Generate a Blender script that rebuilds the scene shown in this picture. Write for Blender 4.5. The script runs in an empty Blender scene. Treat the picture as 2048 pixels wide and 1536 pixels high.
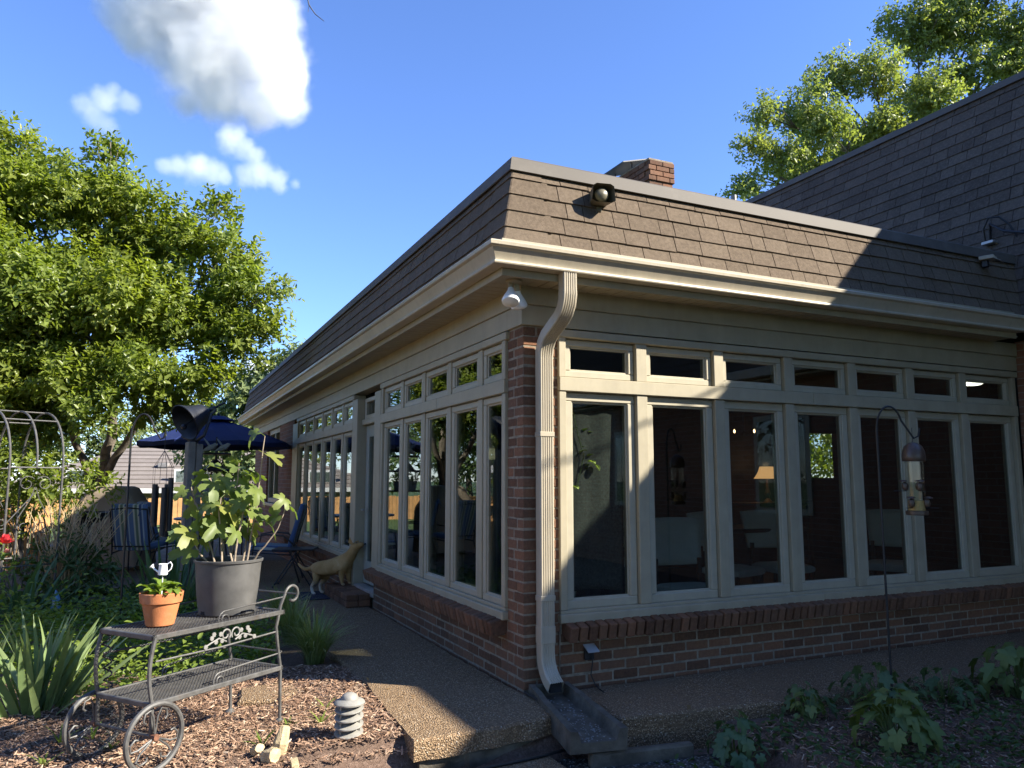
import bpy, bmesh, math, random
from mathutils import Vector, Matrix, Euler, noise
random.seed(7)
R = math.radians
sc = bpy.context.scene
COL = sc.collection

# ------------------------------------------------------------------ camera
cam_d = bpy.data.cameras.new('camera'); cam = bpy.data.objects.new('camera', cam_d); COL.objects.link(cam)
cam_d.sensor_fit = 'HORIZONTAL'; cam_d.sensor_width = 36.0; cam_d.lens = 36.0*1540/2048
cam_d.clip_start = 0.05; cam_d.clip_end = 5000
cam.location = (-2.231, -4.588, 1.33)
PITCH = math.atan(194/1540)
cam.rotation_euler = (R(90)+PITCH, 0, R(64.9-90))
sc.camera = cam

# ------------------------------------------------------------------ light
SUN = Vector((1, -.79, .88)).normalized()
EL = math.asin(SUN.z)
w = bpy.data.worlds.new('World'); sc.world = w; w.use_nodes = True
nt = w.node_tree; bg = nt.nodes['Background']
sky = nt.nodes.new('ShaderNodeTexSky'); sky.sky_type = 'NISHITA'; sky.sun_disc = False
sky.sun_elevation = EL; sky.sun_rotation = math.atan2(SUN.x, SUN.y)
sky.air_density = 1.0; sky.dust_density = 0.05; sky.ozone_density = 4.0
tint = nt.nodes.new('ShaderNodeMix'); tint.data_type = 'RGBA'; tint.blend_type = 'MULTIPLY'; tint.inputs[0].default_value = 1
tint.inputs[7].default_value = (.90, 1.02, 1.36, 1)
nt.links.new(sky.outputs[0], tint.inputs[6]); nt.links.new(tint.outputs[2], bg.inputs[0]); bg.inputs[1].default_value = 0.085
sun_d = bpy.data.lights.new('sun', 'SUN'); sun_d.energy = 5.0; sun_d.angle = R(.53); sun_d.color = (1, .93, .80)
sun = bpy.data.objects.new('sun', sun_d); COL.objects.link(sun)
sun.rotation_euler = (-SUN).to_track_quat('-Z', 'Y').to_euler()
sc.view_settings.view_transform = 'Standard'; sc.view_settings.look = 'None'
sc.view_settings.exposure = 1.46; sc.view_settings.gamma = 1; sc.view_settings.use_curve_mapping = False
sc.cycles.max_bounces = 8; sc.cycles.transparent_max_bounces = 16; sc.cycles.volume_bounces = 5
sc.cycles.caustics_reflective = False; sc.cycles.caustics_refractive = False
sc.cycles.use_denoising = True; sc.cycles.sample_clamp_indirect = 8

# ------------------------------------------------------------------ materials
def newmat(name):
    m = bpy.data.materials.new(name); m.use_nodes = True
    return m, m.node_tree.nodes, m.node_tree.links, m.node_tree.nodes['Principled BSDF']
def ramp(n, l, fac, stops):
    r = n.new('ShaderNodeValToRGB'); e = r.color_ramp.elements
    while len(e) < len(stops): e.new(0.5)
    for i, (p, c) in enumerate(stops): e[i].position = p; e[i].color = (*c, 1)
    l.new(fac, r.inputs[0]); return r.outputs[0]
def noise_tex(n, l, scale, detail=4, rough=.55, vec=None, dist=0):
    t = n.new('ShaderNodeTexNoise'); t.inputs['Scale'].default_value = scale; t.inputs['Detail'].default_value = detail
    t.inputs['Roughness'].default_value = rough; t.inputs['Distortion'].default_value = dist
    if vec is not None: l.new(vec, t.inputs['Vector'])
    return t.outputs['Fac']
def mixc(n, l, fac, a, b, mode='MIX'):
    m = n.new('ShaderNodeMix'); m.data_type = 'RGBA'; m.blend_type = mode
    for s, v in ((0, fac), (6, a), (7, b)):
        if isinstance(v, (int, float)): m.inputs[s].default_value = v
        elif isinstance(v, tuple): m.inputs[s].default_value = (*v, 1)
        else: l.new(v, m.inputs[s])
    return m.outputs[2]
def math_n(n, l, op, a, b=None):
    m = n.new('ShaderNodeMath'); m.operation = op
    for i, v in enumerate((a, b)):
        if v is None: continue
        if isinstance(v, (int, float)): m.inputs[i].default_value = v
        else: l.new(v, m.inputs[i])
    return m.outputs[0]
def rnd_obj(n, l, island=True):
    o = n.new('ShaderNodeObjectInfo'); g = n.new('ShaderNodeNewGeometry')
    if not island: return o.outputs['Random']
    s = math_n(n, l, 'ADD', o.outputs['Random'], g.outputs['Random Per Island'])
    return math_n(n, l, 'FRACT', s)
def bump(n, l, b, h, strength=.3, dist=.01):
    k = n.new('ShaderNodeBump'); k.inputs['Strength'].default_value = strength; k.inputs['Distance'].default_value = dist
    l.new(h, k.inputs['Height']); l.new(k.outputs[0], b.inputs['Normal'])
def pos(n): return n.new('ShaderNodeNewGeometry').outputs['Position']
def plain(name, col, rough=.5, metal=0, vary=.0, nscale=8, bmp=0, bscale=60, spec=.5, dirt=None, streak=0):
    """painted / plain material: colour with soft mottling, optional dirt tint and fine bump"""
    m, n, l, b = newmat(name)
    b.inputs['Roughness'].default_value = rough; b.inputs['Metallic'].default_value = metal
    b.inputs['Specular IOR Level'].default_value = spec
    p = pos(n)
    c = tuple(col)
    if vary:
        f = noise_tex(n, l, nscale, 5, .6, p)
        c2 = ramp(n, l, f, [(.3, tuple(x*(1-vary) for x in col)), (.7, tuple(min(1, x*(1+vary)) for x in col))])
        if dirt:
            f2 = noise_tex(n, l, nscale*.35, 6, .7, p)
            fr = ramp(n, l, f2, [(.55, (0, 0, 0)), (.75, (1, 1, 1))])
            c2 = mixc(n, l, math_n(n, l, 'MULTIPLY', fr, .5), c2, dirt)
        if streak:                         # rain streaks and grime running down
            mp = n.new('ShaderNodeMapping'); mp.inputs['Scale'].default_value = (22, 22, 1.3); l.new(p, mp.inputs[0])
            f3 = noise_tex(n, l, 1.0, 5, .65, mp.outputs[0])
            c2 = mixc(n, l, math_n(n, l, 'MULTIPLY', ramp(n, l, f3, [(.50, (0, 0, 0)), (.70, (1, 1, 1))]), streak), c2, tuple(x*.45 for x in col))
        l.new(c2, b.inputs['Base Color'])
    else: b.inputs['Base Color'].default_value = (*c, 1)
    if bmp: bump(n, l, b, noise_tex(n, l, bscale, 4, .6, p), bmp, .01)
    return m
MT = {}
def leafmat(name, c1, c2, c3=None, trans=.35, rough=.45, spec=.4, tcol=1.5):
    m, n, l, b = newmat(name)
    r = rnd_obj(n, l)
    st = [(0, c1), (1, c2)] if c3 is None else [(0, c1), (.7, c2), (1, c3)]
    c = ramp(n, l, r, st)
    nz = noise_tex(n, l, 14, 3, .5, pos(n))
    c = mixc(n, l, .35, c, ramp(n, l, nz, [(.3, tuple(x*.7 for x in c1)), (.7, tuple(min(1, x*1.25) for x in c2))]))
    n2 = noise_tex(n, l, .9, 3, .6, pos(n))
    c = mixc(n, l, ramp(n, l, n2, [(.42, (0, 0, 0)), (.68, (.55, .55, .55))]), c, tuple(min(1, x*k) for x, k in zip(c2, (1.30, 1.12, .9))))
    l.new(c, b.inputs['Base Color']); b.inputs['Roughness'].default_value = rough
    b.inputs['Specular IOR Level'].default_value = spec
    t = n.new('ShaderNodeBsdfTranslucent')
    tc = mixc(n, l, 1.0, c, (1.25*tcol/1.5, 1.3*tcol/1.5, .45), 'MULTIPLY'); l.new(tc, t.inputs[0])
    mx = n.new('ShaderNodeMixShader'); mx.inputs[0].default_value = trans
    out = n['Material Output']; l.new(b.outputs[0], mx.inputs[1]); l.new(t.outputs[0], mx.inputs[2]); l.new(mx.outputs[0], out.inputs[0])
    return m

def brickmat():
    m, n, l, b = newmat('brick')
    r = rnd_obj(n, l); p = pos(n)
    c = ramp(n, l, r, [(0, (.075, .040, .026)), (.2, (.125, .066, .041)), (.5, (.175, .090, .054)), (.75, (.225, .120, .072)), (.9, (.26, .120, .066)), (1, (.115, .073, .050))])
    f = noise_tex(n, l, 40, 6, .7, p)
    c = mixc(n, l, .4, c, ramp(n, l, f, [(.3, (.070, .042, .029)), (.55, (.20, .100, .056)), (.75, (.30, .185, .115))]))
    f2 = noise_tex(n, l, 3.2, 6, .7, p)
    c = mixc(n, l, ramp(n, l, f2, [(.45, (0, 0, 0)), (.75, (.45, .45, .45))]), c, (.085, .070, .058))
    l.new(c, b.inputs['Base Color']); b.inputs['Roughness'].default_value = .9; b.inputs['Specular IOR Level'].default_value = .2
    bump(n, l, b, noise_tex(n, l, 110, 6, .75, p), .5, .006)
    return m
MT['brick'] = brickmat()
MT['mortar'] = plain('mortar', (.27, .228, .17), .95, vary=.3, nscale=20, bmp=.6, bscale=150, spec=.1, dirt=(.12, .11, .09))
def brickwall():
    m, n, l, b = newmat('brick_wall')
    tc = n.new('ShaderNodeTexCoord'); mp = n.new('ShaderNodeMapping')
    t = n.new('ShaderNodeTexBrick'); t.inputs['Scale'].default_value = 1
    t.inputs['Brick Width'].default_value = .203; t.inputs['Row Height'].default_value = .0677; t.inputs['Mortar Size'].default_value = .005
    t.inputs['Color1'].default_value = (.20, .085, .05, 1); t.inputs['Color2'].default_value = (.30, .14, .085, 1); t.inputs['Mortar'].default_value = (.27, .24, .19, 1)
    sx = n.new('ShaderNodeSeparateXYZ'); l.new(tc.outputs['Object'], sx.inputs[0])
    cb = n.new('ShaderNodeCombineXYZ'); l.new(math_n(n, l, 'ADD', sx.outputs[0], sx.outputs[1]), cb.inputs[0]); l.new(sx.outputs[2], cb.inputs[1])
    l.new(cb.outputs[0], t.inputs['Vector'])
    f = noise_tex(n, l, 30, 5, .7, pos(n))
    c = mixc(n, l, .3, t.outputs['Color'], ramp(n, l, f, [(.3, (.1, .06, .045)), (.7, (.33, .19, .13))]))
    l.new(c, b.inputs['Base Color']); b.inputs['Roughness'].default_value = .9; b.inputs['Specular IOR Level'].default_value = .2
    bump(n, l, b, math_n(n, l, 'MULTIPLY', t.outputs['Fac'], -1.0), .6, .008)
    return m
MT['brickwall'] = brickwall()
def shinglemat(name, a, bcol, cc, grain=.35):
    m, n, l, b = newmat(name); p = pos(n)
    r = rnd_obj(n, l)
    c = ramp(n, l, r, [(0, a), (.5, bcol), (1, cc)])
    g = noise_tex(n, l, 260, 3, .8, p)
    c = mixc(n, l, grain, c, ramp(n, l, g, [(.35, tuple(x*.45 for x in a)), (.65, tuple(x*1.7 for x in cc))]))
    g2 = noise_tex(n, l, 38, 5, .75, p)
    c = mixc(n, l, .45, c, ramp(n, l, g2, [(.3, tuple(x*.55 for x in a)), (.5, bcol), (.72, tuple(x*1.45 for x in cc))]))
    s = noise_tex(n, l, 2.2, 5, .6, p)
    c = mixc(n, l, ramp(n, l, s, [(.5, (0, 0, 0)), (.85, (.35, .35, .35))]), c, tuple(x*1.35 for x in cc))
    l.new(c, b.inputs['Base Color']); b.inputs['Roughness'].default_value = .93; b.inputs['Specular IOR Level'].default_value = .15
    bump(n, l, b, g, .7, .004)
    return m
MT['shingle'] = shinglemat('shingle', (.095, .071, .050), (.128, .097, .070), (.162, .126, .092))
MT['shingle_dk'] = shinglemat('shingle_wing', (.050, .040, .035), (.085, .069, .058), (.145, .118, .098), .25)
MT['trim'] = plain('trim_paint', (.35, .305, .212), .5, vary=.10, nscale=5, bmp=.04, bscale=90, dirt=(.28, .245, .17), streak=.10)
MT['trimw'] = plain('gutter_paint', (.43, .375, .28), .36, vary=.09, nscale=4, bmp=.03, bscale=20, dirt=(.33, .28, .20), streak=.22)
MT['sash'] = plain('sash_vinyl', (.385, .345, .255), .42, vary=.07, nscale=7, dirt=(.30, .26, .18), streak=.10)
MT['cap'] = plain('cap_metal', (.085, .072, .058), .7, vary=.08, nscale=3, dirt=(.2, .18, .15))
MT['dark'] = plain('dark_void', (.012, .012, .014), .9)
MT['flash'] = plain('flashing', (.42, .40, .38), .4, metal=.5, vary=.25, nscale=9)
def glassmat(name, tint, ior):
    m, n, l, b = newmat(name); n.remove(b)
    g = n.new('ShaderNodeNewGeometry'); mr = n.new('ShaderNodeMapRange')
    mr.inputs[3].default_value = ior; mr.inputs[4].default_value = 1/ior; l.new(g.outputs['Backfacing'], mr.inputs[0])
    fr = n.new('ShaderNodeFresnel'); l.new(mr.outputs[0], fr.inputs[0])
    tr = n.new('ShaderNodeBsdfTransparent'); tr.inputs[0].default_value = (*tint, 1)
    gl = n.new('ShaderNodeBsdfGlossy'); gl.inputs['Roughness'].default_value = .004; gl.inputs[0].default_value = (.95, .97, .96, 1)
    nz = noise_tex(n, l, .9, 1, .4, pos(n)); bp = n.new('ShaderNodeBump'); bp.inputs['Strength'].default_value = .02; bp.inputs['Distance'].default_value = .1
    l.new(nz, bp.inputs['Height']); l.new(bp.outputs[0], gl.inputs['Normal'])
    mx = n.new('ShaderNodeMixShader'); l.new(fr.outputs[0], mx.inputs[0]); l.new(tr.outputs[0], mx.inputs[1]); l.new(gl.outputs[0], mx.inputs[2])
    l.new(mx.outputs[0], n['Material Output'].inputs[0]); return m
MT['glass'] = glassmat('window_glass', (.68, .72, .70), 1.8)
MT['clear'] = glassmat('clear_plastic', (.90, .88, .84), 1.45)

# ------------------------------------------------------------------ mesh helpers
class MB:
    def __init__(s): s.v = []; s.f = []; s.sm = []
    def add(s, vs, fs, smooth=False, mat=None):
        o = len(s.v)
        s.v += [tuple(mat @ Vector(v)) if mat else tuple(v) for v in vs]
        s.f += [tuple(i+o for i in f) for f in fs]; s.sm += [smooth]*len(fs); return s
    def box(s, lo, hi, b=0, mat=None):
        x0, y0, z0 = lo; x1, y1, z1 = hi
        if b <= 0:
            vs = [(x0,y0,z0),(x1,y0,z0),(x1,y1,z0),(x0,y1,z0),(x0,y0,z1),(x1,y0,z1),(x1,y1,z1),(x0,y1,z1)]
            fs = [(3,2,1,0),(4,5,6,7),(0,1,5,4),(1,2,6,5),(2,3,7,6),(3,0,4,7)]
            return s.add(vs, fs, False, mat)
        b = min(b, (x1-x0)/2.5, (y1-y0)/2.5, (z1-z0)/2.5)
        lo = (x0,y0,z0); hi = (x1,y1,z1); vs = []; idx = {}
        for a in range(3):                                   # face verts per axis
            for sx in (0,1):
                for su in (0,1):
                    for sv in (0,1):
                        p = [0,0,0]; u = (a+1)%3; v_ = (a+2)%3
                        p[a] = hi[a] if sx else lo[a]
                        p[u] = hi[u]-b if su else lo[u]+b
                        p[v_] = hi[v_]-b if sv else lo[v_]+b
                        key = [0,0,0]; key[a] = sx; key[u] = su; key[v_] = sv
                        idx[(a,)+tuple(key)] = len(vs); vs.append(tuple(p))
        fs = []
        def K(a, d): return idx[(a,d[0],d[1],d[2])]
        for a in range(3):
            u = (a+1)%3; v_ = (a+2)%3
            for sx in (0,1):
                q = []
                for (su, sv) in ((0,0),(1,0),(1,1),(0,1)):
                    d = [0,0,0]; d[a] = sx; d[u] = su; d[v_] = sv; q.append(K(a,d))
                fs.append(tuple(q) if sx else tuple(q[::-1]))
        for a in range(3):                                   # edges along axis a
            u = (a+1)%3; v_ = (a+2)%3
            for su in (0,1):
                for sv in (0,1):
                    d0 = [0,0,0]; d0[u] = su; d0[v_] = sv; d1 = list(d0); d1[a] = 1
                    q = [K(u,d0), K(u,d1), K(v_,d1), K(v_,d0)]
                    if (su ^ sv): q = q[::-1]
                    fs.append(tuple(q[::-1]) )
        for sx in (0,1):
            for sy in (0,1):
                for sz in (0,1):
                    d = [sx,sy,sz]; q = [K(0,d),K(1,d),K(2,d)]
                    if (sx+sy+sz) % 2 == 0: q = q[::-1]
                    fs.append(tuple(q))
        return s.add(vs, fs, False, mat)
    def tube(s, pts, r, n=8, cap=True, smooth=True, flat=1.0):
        pts = [Vector(p) for p in pts]; m = len(pts)
        rs = r if isinstance(r, (list, tuple)) else [r]*m
        t0 = (pts[1]-pts[0]).normalized()
        up = Vector((0,0,1)) if abs(t0.z) < .9 else Vector((1,0,0))
        u = t0.cross(up).normalized(); vs = []
        for i in range(m):
            t = (pts[min(i+1,m-1)]-pts[max(i-1,0)])
            t = t.normalized() if t.length > 1e-9 else t0
            u = (u - t*u.dot(t)); u = u.normalized() if u.length > 1e-6 else t.orthogonal().normalized()
            w_ = t.cross(u)
            for k in range(n):
                a = 2*math.pi*k/n; vs.append(tuple(pts[i]+u*math.cos(a)*rs[i]+w_*math.sin(a)*rs[i]*flat))
        fs = [(i*n+k, i*n+(k+1)%n, (i+1)*n+(k+1)%n, (i+1)*n+k) for i in range(m-1) for k in range(n)]
        if cap: fs += [tuple(range(n-1,-1,-1)), tuple((m-1)*n+k for k in range(n))]
        return s.add(vs, fs, smooth)
    def lathe(s, prof, n=24, c=(0,0,0), smooth=True, mat=None):
        vs = [(c[0]+r*math.cos(2*math.pi*k/n), c[1]+r*math.sin(2*math.pi*k/n), c[2]+z) for r, z in prof for k in range(n)]
        fs = [(i*n+k, i*n+(k+1)%n, (i+1)*n+(k+1)%n, (i+1)*n+k) for i in range(len(prof)-1) for k in range(n)]
        return s.add(vs, fs, smooth, mat)
    def disc(s, r, n=24, c=(0,0,0), upw=True, mat=None):
        vs = [(c[0]+r*math.cos(2*math.pi*k/n), c[1]+r*math.sin(2*math.pi*k/n), c[2]) for k in range(n)]
        return s.add(vs, [tuple(range(n)) if upw else tuple(range(n-1,-1,-1))], False, mat)
    def sheet(s, grid, smooth=True):
        h = len(grid); wd = len(grid[0]); vs = [p for row in grid for p in row]
        fs = [(j*wd+i, j*wd+i+1, (j+1)*wd+i+1, (j+1)*wd+i) for j in range(h-1) for i in range(wd-1)]
        return s.add(vs, fs, smooth)
    def prism(s, poly, z0, z1, mat=None):
        n = len(poly)
        vs = [(x,y,z0) for x,y in poly]+[(x,y,z1) for x,y in poly]
        fs = [tuple(range(n-1,-1,-1)), tuple(range(n,2*n))]+[(i,(i+1)%n,n+(i+1)%n,n+i) for i in range(n)]
        return s.add(vs, fs, False, mat)
    def mesh(s, name, sharp=None):
        me = bpy.data.meshes.new(name); me.from_pydata(s.v, [], s.f)
        if any(s.sm): me.polygons.foreach_set('use_smooth', s.sm)
        if sharp: me.set_sharp_from_angle(angle=R(sharp))
        me.update(); return me
    def build(s, name, mat, parent=None, sharp=35, **kw):
        return link(name, s.mesh(name, sharp), mat, parent, **kw)
def link(name, me, mat=None, parent=None, loc=None, rot=None, **kw):
    o = bpy.data.objects.new(name, me); COL.objects.link(o)
    if mat is not None and me is not None and not me.materials: me.materials.append(MT[mat] if isinstance(mat, str) else mat)
    if parent is not None: o.parent = parent
    if loc is not None: o.location = loc
    if rot is not None: o.rotation_euler = rot
    for k, v in kw.items(): o[k] = v
    return o
def thing(name, label, cat, loc=(0,0,0), rz=0, group=None):
    o = bpy.data.objects.new(name, None); COL.objects.link(o); o.location = loc; o.rotation_euler = (0,0,rz)
    o['label'] = label; o['category'] = cat
    if group: o['group'] = group
    return o
def tag(o, label, cat, group=None):
    o['label'] = label; o['category'] = cat
    if group: o['group'] = group
    return o
def copytree(o, parent=None):
    c = o.copy(); COL.objects.link(c); c.parent = parent
    for ch in o.children: copytree(ch, c)
    return c
def TRS(loc=(0,0,0), rot=(0,0,0), sc_=(1,1,1)):
    return Matrix.LocRotScale(Vector(loc), Euler(rot), Vector(sc_))
U = random.uniform

# ================================================================== ground
def vnoise(x, y, s): return noise.fractal(Vector((x*s, y*s, 3.1)), 1.0, 2.0, 4)
def inpoly(x, y, poly):
    c = False; j = len(poly)-1
    for i in range(len(poly)):
        xi, yi = poly[i]; xj, yj = poly[j]
        if (yi > y) != (yj > y) and x < (xj-xi)*(y-yi)/(yj-yi)+xi: c = not c
        j = i
    return c
def ground_h(x, y):
    # mulch beds: a little below the walk by the house, falling towards the camera
    h = -.045
    if y < -.2: h -= min(.16, (-.2-y)*.10)
    if x > .2 and y < -.5: h = max(h, -.12) if x < 1 else -.10
    if x < .9 and y < -.52: h = -.24
    if -1.45 < x < -.80 and -.45 < y < 1.4: h = -.014-.03*max(0, (-.80-x)-.25)
    near = max(0, 1-((x+1)**2+(y+1)**2)**.5/14)
    return h + vnoise(x, y, 1.3)*.018*near + vnoise(x, y, 6)*.006*near
def soilmat():
    m, n, l, b = newmat('soil_mulch'); p = pos(n)
    f = noise_tex(n, l, 55, 6, .75, p, .8)
    c = ramp(n, l, f, [(.25, (.080, .052, .039)), (.5, (.20, .132, .10)), (.7, (.33, .235, .185)), (.85, (.44, .34, .265))])
    f2 = noise_tex(n, l, 1.6, 5, .6, p)
    c = mixc(n, l, ramp(n, l, f2, [(.4, (0, 0, 0)), (.7, (.55, .55, .55))]), c, (.10, .075, .052))
    l.new(c, b.inputs['Base Color']); b.inputs['Roughness'].default_value = .95; b.inputs['Specular IOR Level'].default_value = .1
    bump(n, l, b, f, .9, .02); return m
MT['soil'] = soilmat()
def grassmat():
    m, n, l, b = newmat('lawn'); p = pos(n)
    f = noise_tex(n, l, 30, 6, .8, p)
    c = ramp(n, l, f, [(.3, (.025, .05, .012)), (.55, (.06, .11, .025)), (.8, (.12, .16, .05))])
    l.new(c, b.inputs['Base Color']); b.inputs['Roughness'].default_value = .9; bump(n, l, b, f, .8, .05); return m
MT['lawn'] = grassmat()
xs = [-900,-300,-120,-60,-40]+[-30+i*2 for i in range(8)]+[-14+i*.5 for i in range(18)]+[-5+i*.12 for i in range(84)]+[5.2+i*.8 for i in range(8)]+[14,20,30,45,80,160,400,900]
ys = [-900,-300,-100,-50,-30,-20,-14]+[-10+i*.5 for i in range(8)]+[-6+i*.12 for i in range(60)]+[1.3+i*.25 for i in range(48)]+[13.5+i*1 for i in range(12)]+[28,34,42,60,90,140,300,900]
gm = MB().sheet([[(x, y, ground_h(x, y)) for x in xs] for y in ys])
ground = gm.build('ground', 'soil', None, sharp=None, kind='structure')
MT_l = MT['lawn']; ground.data.materials.append(MT_l)
for p_ in ground.data.polygons:
    c = p_.center
    if c.y > 15 or c.x < -9 or c.y < -9 or c.x > 9: p_.material_index = 1

def aggregate(name, cols, scale=95, dark=(.05,.042,.033)):
    m, n, l, b = newmat(name); p = pos(n)
    v = n.new('ShaderNodeTexVoronoi'); v.inputs['Scale'].default_value = scale; l.new(p, v.inputs['Vector'])
    sx = n.new('ShaderNodeSeparateColor'); l.new(v.outputs['Color'], sx.inputs[0])
    c = ramp(n, l, sx.outputs[0], cols)
    edge = ramp(n, l, v.outputs['Distance'], [(.25, (0,0,0)), (.62, (1,1,1))])
    c = mixc(n, l, edge, c, dark)
    f = noise_tex(n, l, 1.7, 6, .65, p)
    c = mixc(n, l, ramp(n, l, f, [(.42, (0,0,0)), (.72, (.7,.7,.7))]), c, (.23, .155, .092))
    l.new(c, b.inputs['Base Color']); b.inputs['Roughness'].default_value = .85; b.inputs['Specular IOR Level'].default_value = .25
    h = math_n(n, l, 'MULTIPLY', v.outputs['Distance'], -1.0)
    bump(n, l, b, h, .8, .012); return m
MT['agg'] = aggregate('exposed_aggregate', [(0,(.20,.125,.068)),(.3,(.34,.22,.122)),(.6,(.45,.31,.18)),(.9,(.58,.43,.27)),(1,(.66,.57,.46))], 110, (.15,.10,.058))
MT['agg2'] = aggregate('grey_aggregate', [(0,(.06,.055,.045)),(.4,(.12,.11,.095)),(.75,(.19,.18,.16)),(1,(.45,.44,.41))], 70, (.035,.034,.03))
MT['conc'] = plain('old_concrete', (.115,.10,.078), .9, vary=.45, nscale=9, bmp=.5, bscale=70, spec=.2, dirt=(.05,.055,.035))
MT['patio'] = plain('patio_concrete', (.17,.14,.11), .9, vary=.3, nscale=5, bmp=.4, bscale=80, spec=.2, dirt=(.08,.07,.05))
def slab(name, poly, z0, z1, mat, step=.09, jit=.010, parent=None, rough=.004):
    """a slab with an irregular broken edge and slightly uneven top"""
    pts = []
    n = len(poly)
    for i in range(n):
        a = Vector(poly[i]); b = Vector(poly[(i+1)%n]); k = max(1, int((b-a).length/step))
        for j in range(k):
            p = a.lerp(b, j/k); pts.append(p)
    cen = sum(pts, Vector((0,0)))/len(pts)
    bm = bmesh.new()
    def loop(ins, z, jj):
        out = []
        for p in pts:
            d = (cen-p).normalized()
            nz = noise.noise(Vector((p.x*9, p.y*9, z*5)))*jj
            out.append(bm.verts.new((p.x+d.x*(ins+nz), p.y+d.y*(ins+nz), z+noise.noise(Vector((p.x*4,p.y*4,7)))*rough)))
        return out
    l0 = loop(0, z0, jit); l1 = loop(0, z1-.014, jit); l2 = loop(.016, z1, jit)
    m = len(pts)
    for A, B in ((l0,l1),(l1,l2)):
        for i in range(m): bm.faces.new((A[i],A[(i+1)%m],B[(i+1)%m],B[i]))
    bm.faces.new(l2); bmesh.ops.recalc_face_normals(bm, faces=bm.faces)
    me = bpy.data.meshes.new(name); bm.to_mesh(me); bm.free(); 
    return link(name, me, mat, parent)
WALK = [(-.92,-.60),(-.30,-.56),(.0,-.50),(.0,-.10),(-.03,.02),(-.03,3.2),(-.95,3.2),(-.86,1.2),(-.86,.6),(-.90,0)]
wk = slab('walkway', WALK, -.105, 0.0, 'agg', jit=.026, step=.04); wk['kind'] = 'structure'
wk2 = slab('walkway', [(-.03,3.22),(-.03,9.2),(-1.15,9.2),(-1.1,3.22)], -.22, -.004, 'agg', step=.3); wk2['kind'] = 'structure'
fs = slab('footing', [(-.88,-.57),(-.62,-.55),(-.60,-.57),(-.30,-.53),(-.15,-.51),(-.13,-.50),(-.02,-.47),(-.02,-.1),(-.88,-.1)], -.32, -.104, 'conc', jit=.012, parent=wk)
sa = slab('side_slab', [(.36,-.02),(1.38,-.02),(1.38,-.80),(.30,-.66)], -.25, -.02, 'agg'); sa['kind'] = 'structure'
sb = slab('side_slab', [(1.39,-.02),(5.2,-.02),(5.2,-.95),(1.39,-.80)], -.25, -.024, 'agg', step=.15); sb['kind'] = 'structure'
lp = slab('lower_path', [(-1.25,-2.6),(-.14,-2.6),(-.14,-1.2),(-.16,-.64),(-.9,-.68),(-1.05,-1.2)], -.32, -.165, 'agg', jit=.01); lp['kind'] = 'structure'
ch = slab('drain_channel', [(-.13,-1.9),(.45,-1.75),(.80,-.98),(.25,-.78),(-.10,-.66)], -.34, -.185, 'agg2', jit=.015); ch['kind'] = 'structure'
MB().box((.10,-.86,-.3),(.72,-.80,-.115), .012, mat=TRS((0,0,0),(0,0,R(-8)))).build('kerb', 'conc', ch)
MB().box((.15,-1.34,-.3),(.95,-1.27,-.13), .012, mat=TRS((0,0,0),(0,0,R(-14)))).build('kerb', 'conc', ch)
pt = slab('patio', [(-4.2,6.3),(-1.16,6.3),(-1.16,9.22),(-.02,9.22),(-.02,14.5),(-4.6,14.5)], -.2, -.006, 'patio', step=.5); pt['kind'] = 'structure'

# ================================================================== sunroom
PA = lambda u, d, z: (u, -d, z)          # wall along +X, outward -Y
PB = lambda u, d, z: (-d, u, z)          # wall along +Y, outward -X
def wbox(mb, P, u0, u1, d0, d1, z0, z1, b=.004):
    a = P(u0, d0, z0); c = P(u1, d1, z1)
    return mb.box(tuple(map(min, a, c)), tuple(map(max, a, c)), b)
house = thing('sunroom_house', 'single storey sunroom with brick base, tan windows and brown shingled mansard roof', 'house')
EA = 4.86; EB = 14.6                      # ends of the eaves
# ---- brick: wall cores in mortar, bricks proud of them
core = MB()
core.box((.003,.003,-.25),(.262,.242,2.375))
core.box((.25,.003,-.25),(5.25,.20,.40)); core.box((.003,.24,-.25),(.20,3.66,.40)); core.box((.003,4.5,-.25),(.20,9.05,.40))
bw = core.build('brick_wall', 'mortar', house)
CH = .0677
big = []; rest = MB()
def brickbox(lo, hi, keep=True):
    j = lambda: U(-.0022,.0022)
    lo = tuple(a+j() for a in lo); hi = tuple(a+j() for a in hi)
    if keep: MB().box(lo, hi, .005).build('brick', 'brick', bw, sharp=None)
    else: rest.box(lo, hi, .005)
G = .0050                                  # half joint
for k in range(-1, 35):                    # corner pier, two bricks showing on each face
    z0 = k*CH+G; z1 = (k+1)*CH-G
    if z1 > 2.375: break
    if k % 2:
        brickbox((0,0,z0),(.198,.093,z1)); brickbox((.208,0,z0),(.264,.2,z1), k > 4)
        brickbox((0,.103,z0),(.1,.244,z1))
    else:
        brickbox((0,0,z0),(.093,.142,z1)); brickbox((.103,0,z0),(.264,.1,z1))
        brickbox((0,.152,z0),(.1,.244,z1), k > 4)
def course(P, u0, u1, z0, z1, k, keepto):
    u = u0 - (.1015 if k % 2 else 0)
    while u < u1:
        a = max(u+G, u0+G*.5); c = min(u+.203-G, u1-G*.5)
        if c-a > .03:
            lo = P(a, 0, z0); hi = P(c, -.09, z1)
            brickbox(tuple(map(min, lo, hi)), tuple(map(max, lo, hi)), a < keepto)
        u += .203
for k in range(-1, 5):
    z0 = k*CH+G; z1 = (k+1)*CH-G
    course(PA, .264, 5.25, z0, z1, k, 5.25 if k >= 0 else 0)
    course(PB, .244, 3.66, z0, z1, k, 1.6 if k >= 0 else 0)
    course(PB, 4.5, 9.05, z0, z1, k, 0)
rest.build('brick', 'brick', bw, kind='stuff')
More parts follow.
